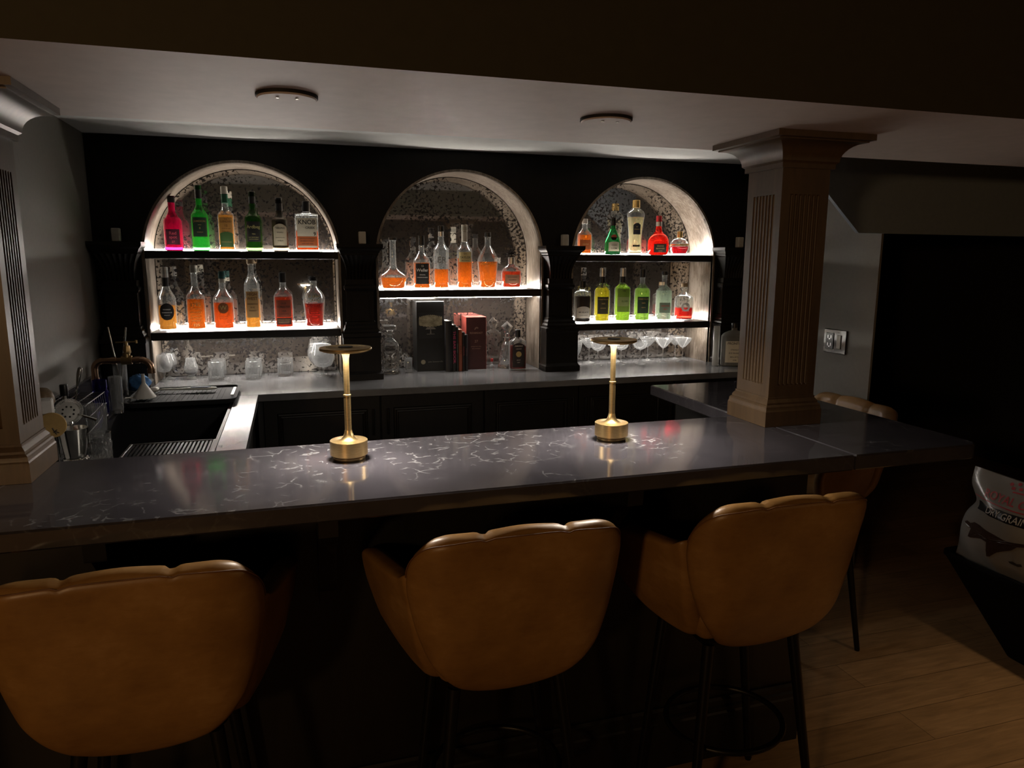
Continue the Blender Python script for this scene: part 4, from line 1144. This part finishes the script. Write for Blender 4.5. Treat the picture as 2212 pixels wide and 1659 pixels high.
# ------------------------------------------------------------------ sink-side clutter
o = thing('faucet', 'bridge-style copper pipe faucet with brass valve over the sink', 'faucet', (-.800, 3.36, ZC+.0005))
pts = [(0, 0, 0), (0, 0, .165)]+[(.035-.035*cos(a), 0, .165+.035*sin(a)) for a in [pi/2*i/8 for i in range(1, 9)]]+[(.150, 0, .200)]
pts += [(.175+.040*sin(a), 0, .160+.040*cos(a)) for a in [pi/2*i/8 for i in range(0, 9)]]+[(.215, 0, .150)]
MB().tube(pts, .0135, 16).build('pipe', 'copper', o, 60)
m = MB()
m.lathe([(.001, 0), (.026, 0), (.026, .006), (.018, .012), (.016, .020), (.001, .020)], 24); m.build('flange', 'copper', o)
for p, ax in (((0, 0, .120), 'z'), ((.075, 0, .200), 'x'), ((.165, 0, .200), 'x'), ((.215, 0, .150), 'z')):
    a = Vector(p); dv = Vector((.009, 0, 0)) if ax == 'x' else Vector((0, 0, .009))
    MB().tube([a-dv, a+dv], .0165, 16).build('collar', 'copper', o)
v = MB(); v.tube([(.105, 0, .200), (.145, 0, .200)], .019, 12); v.tube([(.125, 0, .205), (.125, 0, .232)], [.015, .014], 12); v.tube([(.125, 0, .232), (.128, 0, .236), (.130, 0, .262)], [.017, .017, .011], 8)
v = v.build('valve', 'brass_old', o, 40)
h = MB(); h.tube([(.128, 0, .258), (.128, 0, .280)], .006, 10); h.tube([(.088, -.004, .276), (.168, .004, .276)], .0032, 8); h.tube([(.166, .004, .270), (.166, .004, .283)], .005, 8)
h.build('tee_handle', 'brass_old', v)
# white carton, cork ball, muddler, spoon, strainer, wooden disc, tin, mixing glass
def ledge(n, lab, cat, x, y, rz=0): return thing(n, lab, cat, (x, y, ZC+.0006), rz)
t = ledge('white_carton', 'narrow white carton tucked behind the column foot', 'box', -.724, 2.44, .15)
MB().bbox(-.022, .022, -.022, .022, 0, .205, .0015).build('carton_body', 'white_paint', t)
MB().bbox(-.0205, .0205, -.0205, .0205, .2052, .208, .001).build('flap', 'white_paint', t)
t = ledge('cork_topped_jar', 'dark jar with a big round wooden stopper behind the white carton', 'jar', -.758, 2.545)
MB().lathe(bez([(.001, 0), (.030, 0), (.032, .006), (.032, .14), (.026, .160), (.024, .172)], 3)+[(.001, .172)], 28).build('jar_body', 'g_brown', t)
MB().lathe([(.001, .1722), (.030, .1722), (.034, .18), (.033, .195), (.027, .212), (.016, .223), (.001, .226)], 28).build('stopper', wood('stopper wood', (.08, .05, .025), (.17, .11, .055)), t, 60)
t = ledge('muddler', 'steel muddler with a wide black cap standing among the bar tools', 'muddler', -.716, 2.615)
MB().lathe([(.001, 0), (.012, 0), (.012, .012), (.006, .016), (.006, .186), (.001, .186)], 18).build('rod', 'steel_rough', t)
MB().lathe([(.001, .186), (.0115, .186), (.012, .190), (.012, .218), (.011, .222), (.001, .222)], 20).build('cap', 'black_metal', t)
t = ledge('bar_spoon', 'twisted steel bar spoon leaning up out of the bar tools', 'spoon', -.742, 2.70)
pts = [(.0, 0, .004), (.045, -.008, .215)]
m = MB()
for s in (0, pi):
    m.tube([(.003*cos(s+i*.9)+.045*i/40, .003*sin(s+i*.9)-.008*i/40, .004+.200*i/40) for i in range(41)], .0022, 6)
m.build('twisted_stem', 'steel', t)
MB().tube([(.045, -.008, .202), (.050, -.009, .222), (.055, -.010, .245), (.060, -.011, .262), (.062, -.011, .266)], [.003, .006, .0075, .0075, .003], 12).build('handle_weight', 'steel_rough', t, 60)
t = thing('cocktail_strainer', 'round spring cocktail strainer resting on the steel tin', 'strainer', (-.688, 2.535, 1.093))
Rt = Matrix.Rotation(math.radians(68), 3, 'X') @ Matrix.Rotation(.0, 3, 'Z')
m = MB()
m.lathe([(.001, -.001), (.030, -.001), (.032, .0), (.030, .001), (.001, .001)], 36); m.xform(Rt.to_4x4()); pl = m.build('plate', plain('silvered plate', (.60, .59, .56), .4, .35, var=.05), t)
m = MB()
for i in range(8):
    a = 2*pi*i/8+.3
    m.lathe([(.001, .0012), (.0032, .0012), (.0032, .0017), (.001, .0017)], 10, (.017*cos(a), .017*sin(a), 0))
m.xform(Rt.to_4x4()); m.build('holes', 'black_matte', pl, 0)
m = MB(); sp = []
for i in range(64*6+1):
    a = 2*pi*i/(64*6); b = a*64
    sp.append(tuple(Rt @ Vector(((.037+.0055*cos(b))*cos(a), (.037+.0055*cos(b))*sin(a), .0055*sin(b)))))
m.tube(sp, .0008, 4, False); m.build('spring', plain('spring wire', (.60, .59, .56), .4, .35, var=.05), t, 0)
MB().tube([tuple(Rt @ Vector((.028, -.01, 0))), tuple(Rt @ Vector((.060, -.022, .0))), tuple(Rt @ Vector((.078, -.03, -.004)))], [.004, .004, .005], 8).build('handle', 'steel', t)
t = thing('wooden_disc', 'round tan wooden token with a dark mark, leaning beside the white carton', 'disc', (-.698, 2.405, 1.080))
m = MB().lathe([(.001, -.003), (.037, -.003), (.038, -.002), (.038, .002), (.037, .003), (.001, .003)], 40); m.xform(Matrix.Rotation(pi/2, 4, 'X')); m.build('disc_body', plain('tan wood', (.42, .27, .10), .55), t)
m = MB()
for a, b in (((.0, -.008), (.010, -.028)), ((.006, -.018), (.017, -.024)), ((.002, -.022), (.012, -.014))):
    m.tube([(a[0], -.0034, a[1]), (b[0], -.0034, b[1])], .0014, 6)
m.build('mark', inkd, t)
MB().tube([(0, .004, -.030), (0, .006, -.1335)], .007, 10).build('stand', 'black_metal', t)
t = ledge('mixing_tin', 'polished steel cup with a fluted foot among the bar tools', 'cup', -.662, 2.47)
tin = bez([(.028, .012), (.030, .018), (.036, .060), (.041, .108)], 3)
MB().lathe([(.001, .0122)]+tin+[(.0405, .1085), (.0395, .108), (.035, .062), (.028, .022), (.001, .018)], 40).build('cup_body', 'steel', t, 40)
m = MB(); rings = []
for z, r in ((0, .033), (.002, .0345), (.012, .0335), (.015, .029)):
    rings.append([((r+.0022*sin(12*2*pi*i/72))*cos(2*pi*i/72), (r+.0022*sin(12*2*pi*i/72))*sin(2*pi*i/72), z) for i in range(72)])
m.rings(rings).build('fluted_foot', 'steel', t, 60)
put(tumbler(.034, .092, 12, 'diamond'), 'mixing_glass', 'cut crystal mixing glass beside the polished steel cup', 'glass', -.588, 2.452, ZC+.0006, 'cutcrystal')
def wire_rack():
    t = ledge('wire_rack', 'dark wire drying rack against the grey wall', 'rack', -.775, 2.98)
    m = MB()
    for i in range(11):
        y = -.15+i*.03
        m.tube([(-.07, y, .012), (-.07, y, .105), (.055, y, .105), (.06, y, .012)], .0018, 6)
    m.build('wire_hoops', 'dark_steel', t)
    m = MB()
    for x, z in ((-.07, .012), (-.07, .06), (-.07, .105), (-.03, .105), (.015, .105), (.055, .105), (.058, .06), (.06, .012)): m.tube([(x, -.158, z), (x, .158, z)], .0024, 6)
    m.build('rails', 'dark_steel', t)
    m = MB()
    for x, y in ((-.07, -.15), (-.07, .15), (.06, -.15), (.06, .15)): m.tube([(x, y, 0), (x, y, .012)], .004, 8)
    m.build('feet', 'black_plastic', t)
wire_rack()
g = [(.030, 0), (.031, .004), (.036, .120)]
tall = [(.001, 0)]+bez(g, 3)+[(.0352, .1205), (.0342, .120), (.029, .012), (.001, .010)]
put(MB().lathe(tall, 32), 'tall_glass', 'clear upside-looking tall glass standing by the wire rack', 'glass', -.672, 2.78, ZC+.0006)
blue = tumbler(.029, .135, 16, 'diamond')
put(blue, 'cobalt_glass', 'tall cut cobalt blue glass behind the faucet pipe', 'glass', -.762, 3.255, ZC+.0006, 'blueglass')
put(MB().lathe([(.001, 0), (.022, 0), (.023, .004), (.0255, .150), (.0245, .1505), (.0238, .150), (.0215, .012), (.001, .010)], 30), 'highball_glass', 'slim clear highball glass beside the cobalt glass', 'glass', -.700, 3.235, ZC+.0006)
t = ledge('straw_jar', 'glass jar holding steel straws behind the faucet', 'jar', -.768, 3.66)
MB().lathe([(.001, 0), (.026, 0), (.028, .004), (.030, .160), (.029, .1605), (.0282, .160), (.026, .012), (.001, .010)], 28).build('jar_body', 'crystal', t)
for x, y, lab in ((.052, -.009, 'bright steel straw standing in the glass jar, tilted toward the niche'), (-.044, .009, 'dull steel straw standing in the glass jar, tilted toward the grey wall')):
    o = MB().tube([(-x*.15, -y, 0), (x*.8, y, .315-.012)], .0048 if x > 0 else .0035, 10).build('steel_straw', 'steel' if x > 0 else 'steel_rough', None, 60, (-.768, 3.66, ZC+.0120))
    tag(o, lab, 'straw')
# cloth, funnel, brush on the tray
m = MB(); rings = []
for j in range(13):
    ph = pi*j/12-pi/2; ring = []
    for i in range(28):
        a = 2*pi*i/28
        w = 1+.13*sin(5*a+j)+.09*sin(9*a-2*j)+.06*sin(14*a+3*j)
        ring.append((.046*cos(ph)*cos(a)*w, .040*cos(ph)*sin(a)*w, .042+.042*sin(ph)*(1+.06*sin(4*a+2*j))))
    rings.append(ring)
o = m.rings(rings).build('cleaning_cloth', plain('blue cloth', (.035, .115, .27), .9, var=.3, scale=90), None, 60, (-.705, 3.725, ZC+.0006))
tag(o, 'crumpled blue cleaning cloth behind the white funnel', 'cloth')
t = thing('funnel', 'small white plastic funnel standing mouth down on the black tray', 'funnel', (-.632, 3.43, ZC+.0245))
MB().lathe([(.044, 0), (.046, .001), (.046, .004), (.009, .062), (.0078, .066), (.0068, .104), (.0055, .104), (.0062, .066), (.0075, .060), (.042, .004)], 36, cap0=False, cap1=False).build('cone', 'white_plastic', t, 40)
MB().bbox(-.078, -.043, -.010, .010, 0, .003, .001).build('hang_tab', 'white_plastic', t)
t = thing('dish_brush', 'dish brush with white and blue grip lying on the black tray', 'brush', (-.455, 3.575, ZC+.0300), -.12)
m = MB()
def oval(xs):
    return [[(x, w*cos(2*pi*i/16), h*sin(2*pi*i/16)) for i in range(16)] for x, w, h in xs]
m.rings(oval([(-.145, .004, .004), (-.13, .007, .005), (-.06, .008, .005), (-.02, .013, .006), (.03, .022, .007), (.075, .022, .007), (.10, .014, .006), (.107, .005, .003)])).build('handle', 'white_plastic', t, 60)
m = MB().rings(oval([(-.015, .004, .0030), (-.005, .011, .0068), (.030, .0165, .0082), (.065, .0165, .0082), (.080, .009, .0068), (.084, .003, .003)])); m.v = [(x, y, z+.0012) for x, y, z in m.v]
m.build('grip_inlay', plain('navy rubber', (.015, .03, .10), .5), t, 60)
m = MB().rings(oval([(-.185, .012, .007), (-.178, .022, .011), (-.155, .024, .011), (-.146, .010, .006)])); m.build('brush_head', 'white_plastic', t, 60)

# ------------------------------------------------------------------ bin and pet food bag by the doorway
t = thing('storage_bin', 'black plastic bin on the oak floor under the pet food bag', 'bin', (3.00, 1.75, 0))
rb = lambda hx, hy, z: rrect(hx, hy, .05, z)
MB().rings([rb(.30, .26, .0005), rb(.405, .495, .345), rb(.41, .50, .350), rb(.41, .50, .366), rb(.395, .485, .366), rb(.39, .48, .340), rb(.29, .25, .012)]).build('bin_body', 'bin_black', t, 40)
t = thing('pet_food_bag', 'white pet food bag with red letters and a dark dog picture, standing in the bin', 'bag', (2.665, 1.985, .335))
BW, BH = .245, .385
def bag_s(u, v, side=-1):
    """u, v in 0..1 across and up; side -1 is the face towards the bar"""
    w = BW*(1-.10*sin(pi*min(1, v*1.1))*0+.10*(v > .7)*(v-.7))
    x = sin(pi*u)**.7*(.085*(sin(pi*min(1, (v*.93+.06)))**.8))
    wr = .006*sin(23*u+9*v)*sin(pi*u)*(1-v)+.005*sin(14*v+5*u)
    sway = .050*v
    neck = 1-.16*exp(-((v-.66)/.12)**2)
    return Vector((side*x+sway+wr*.8, (0.5-u)*2*BW*neck*1.0, v*BH+.02*(u-.5)**2))
nu, nv = 36, 36
m = MB(); vs = []; fs = []
for sd in (-1, 1):
    o0 = len(vs)
    for j in range(nv+1):
        for i in range(nu+1): vs.append(tuple(bag_s(i/nu, j/nv, sd)))
    for j in range(nv):
        for i in range(nu):
            a = o0+j*(nu+1)+i; q = [a, a+1, a+nu+2, a+nu+1]
            fs.append(q if sd < 0 else q[::-1])
m.add(vs, fs)
m.build('bag_body', plain('glossy bag film', (.22, .213, .205), .20, var=.04, scale=9), t, 60)
def bag_mp(u, v, d=.002):
    e = .004
    p = bag_s(u, v); du = bag_s(min(1, u+e), v)-bag_s(max(0, u-e), v); dv = bag_s(u, min(1, v+e))-bag_s(u, max(0, v-e))
    n = dv.cross(du).normalized()
    if n.x > 0: n = -n
    return tuple(p+n*d)
def bag_poly(pts, d=.002):
    c = sum((Vector(p) for p in pts), Vector((0, 0)))/len(pts)
    P = []
    for i, p in enumerate(pts):
        q = pts[(i+1) % len(pts)]
        for k in range(4): P.append(Vector(p).lerp(Vector(q), k/4))
    n = len(P)
    vs = [bag_mp(c.x, c.y, d)]
    for k in (.33, .66, 1): vs += [bag_mp(*(c+(p-c)*k), d) for p in P]
    fs = []
    for i in range(n):
        j = (i+1) % n
        fs.append([0, 1+i, 1+j])
        for k in range(2): fs.append([1+k*n+i, 1+(k+1)*n+i, 1+(k+1)*n+j, 1+k*n+j])
    return vs, fs
red_i = paint((.40, .03, .045), .4)
m = MB()
vs, fs = text_geo('ROYAL CANIN', .095, .012, 1.0)
m.add([bag_mp(.50+x*.98, .800+y*1.15-.0*x) for x, y, z in vs], fs)
for cx_, cy_ in ((.38, .955), (.44, .975), (.50, .98), (.56, .975), (.62, .955), (.41, .925), (.47, .935), (.53, .935), (.59, .925)):
    m.add(*bag_poly([(cx_+.017*cos(2*pi*i/10), cy_+.016*sin(2*pi*i/10)) for i in range(10)]))
m.add(*bag_poly([(.42, .885), (.50, .893), (.58, .885), (.58, .898), (.50, .906), (.42, .898)]))
m.add(*bag_poly([(.06, .735), (.5, .728), (.94, .735), (.94, .744), (.5, .738), (.06, .744)]))
m.build('red_lettering', red_i, t, 0)
m = MB(); m.add(*bag_poly([(.12, .610), (.88, .610), (.88, .705), (.12, .705)])); bd = m.build('black_band', paint((.012, .012, .014), .25), t, 60)
vs, fs = text_geo('DRY GRAIN', .085, .008)
MB().add([bag_mp(.46+x*.95, .655+y*1.1, .0035) for x, y, z in vs], fs).build('lettering', paint((.42, .41, .40)), bd, 0)
dog = [(.07, .415), (.10, .445), (.15, .44), (.19, .475), (.26, .480), (.34, .462), (.44, .450), (.53, .440), (.60, .455), (.66, .47), (.70, .46), (.67, .44), (.62, .42), (.58, .37), (.52, .33), (.46, .285), (.41, .215), (.38, .205), (.38, .25), (.41, .30), (.39, .345), (.31, .355), (.25, .365), (.21, .355), (.18, .30), (.155, .30), (.165, .36), (.17, .40), (.12, .395)]
MB().add(*bag_poly(dog)).build('dog_picture', paint((.035, .018, .012), .3), t, 0)
m = MB(); m.add(*bag_poly([(.56, .245), (.60, .26), (.63, .25), (.66, .262), (.67, .24), (.64, .225), (.60, .228), (.57, .228)]))
for z in (.31, .29, .27, .22, .20): m.add(*bag_poly([(.70, z), (.86, z), (.86, z+.008), (.70, z+.008)]))
m.build('small_print', inkd, t, 0)

# ------------------------------------------------------------------ lights
def light(kind, name, loc, energy, col, size=.1, **kw):
    d = bpy.data.lights.new(name, kind); d.energy = energy; d.color = col
    if kind == 'AREA': d.shape = 'DISK'; d.size = size
    else: d.shadow_soft_size = size
    for k_, v_ in kw.items(): setattr(d, k_, v_)
    o = bpy.data.objects.new(name, d); COL.objects.link(o); o.location = loc; return o
for c, zs in ((NICHE[0], (1.607, 1.207)), (NICHE[1], (1.405,)), (NICHE[2], (1.600, 1.200))):
    for z in zs:
        o = light('AREA', 'niche_strip', (c, YM-.035, z+.012), 4.5 if c != NICHE[1] else 6.0, (1, .92, .83)); o.data.shape = 'RECTANGLE'; o.data.size = .84; o.data.size_y = .01
        o.rotation_euler = (math.radians(-90-38), 0, 0)
light('POINT', 'warm_room_lamp', (-1.9, -1.5, 1.75), 74, (1, .60, .28), .12)
light('POINT', 'warm_far_lamp', (3.58, -1.9, 1.7), 8, (1, .62, .30), .10)
for c, z, e in ((NICHE[0], 1.563, .26), (NICHE[0], 1.163, .17), (NICHE[1], 1.361, .48), (NICHE[2], 1.556, .26), (NICHE[2], 1.156, .17)):
    o = light('AREA', 'soffit_fill', (c, YF+.002, z), e, (1, .92, .84)); o.data.shape = 'RECTANGLE'; o.data.size = .86; o.data.size_y = .003  # added area lamp along the shelf edge, brightens the soffit
    o.data.spread = math.radians(50); o.rotation_euler = (math.radians(-90-19), 0, 0)
for c, z in ((NICHE[0], 1.607), (NICHE[0], 1.207), (NICHE[1], 1.405), (NICHE[2], 1.600), (NICHE[2], 1.200)):
    o = light('AREA', 'shelf_lip_strip', (c, YF+.008, z+.003), .2, (1, .92, .84)); o.data.shape = 'RECTANGLE'; o.data.size = .86; o.data.size_y = .003  # added area lamp at the shelf front, brightens the bottle fronts
    o.rotation_euler = (math.radians(90+40), 0, 0)
for c, z in ((NICHE[0], 1.207), (NICHE[1], 1.405), (NICHE[2], 1.200)):
    o = light('AREA', 'under_shelf_strip', (c, YF+.105, z-.049), 3.2, (1, .93, .85)); o.data.shape = 'RECTANGLE'; o.data.size = .84; o.data.size_y = .03
o = light('SPOT', 'floor_spot', (2.5, .80, 2.44), 75, (1, .70, .40), .08); o.data.spot_size = math.radians(62); o.data.spot_blend = 1; o.rotation_euler = (math.radians(5), 0, 0)
W = bpy.data.worlds.new('night'); S.world = W; W.use_nodes = True
W.node_tree.nodes['Background'].inputs[0].default_value = (.010, .010, .012, 1); W.node_tree.nodes['Background'].inputs[1].default_value = .3

# ------------------------------------------------------------------ camera
cam = bpy.data.cameras.new('camera'); co = bpy.data.objects.new('camera', cam); COL.objects.link(co)
cam.sensor_fit = 'HORIZONTAL'; cam.sensor_width = 36; cam.lens = 36*1557.05/2212
cam.clip_start = .05
X = Vector((.95655963, -.29150993, .003954)); Yd = Vector((-.0461271, -.16472524, -.98526031)); Zf = Vector((.28786449, .94227785, -.17101603))
co.matrix_world = Matrix(((X.x, -Yd.x, -Zf.x, 0), (X.y, -Yd.y, -Zf.y, 0), (X.z, -Yd.z, -Zf.z, 1.574), (0, 0, 0, 1)))
S.camera = co
S.view_settings.view_transform = 'Standard'; S.view_settings.look = 'None'; S.view_settings.exposure = 0
S.cycles.use_adaptive_sampling = True; S.cycles.adaptive_threshold = .035
S.cycles.max_bounces = 11; S.cycles.transmission_bounces = 11; S.cycles.transparent_max_bounces = 20; S.cycles.glossy_bounces = 8; S.cycles.diffuse_bounces = 2
S.cycles.sample_clamp_indirect = 4; S.cycles.caustics_refractive = False; S.cycles.caustics_reflective = False
S.cycles.use_denoising = True
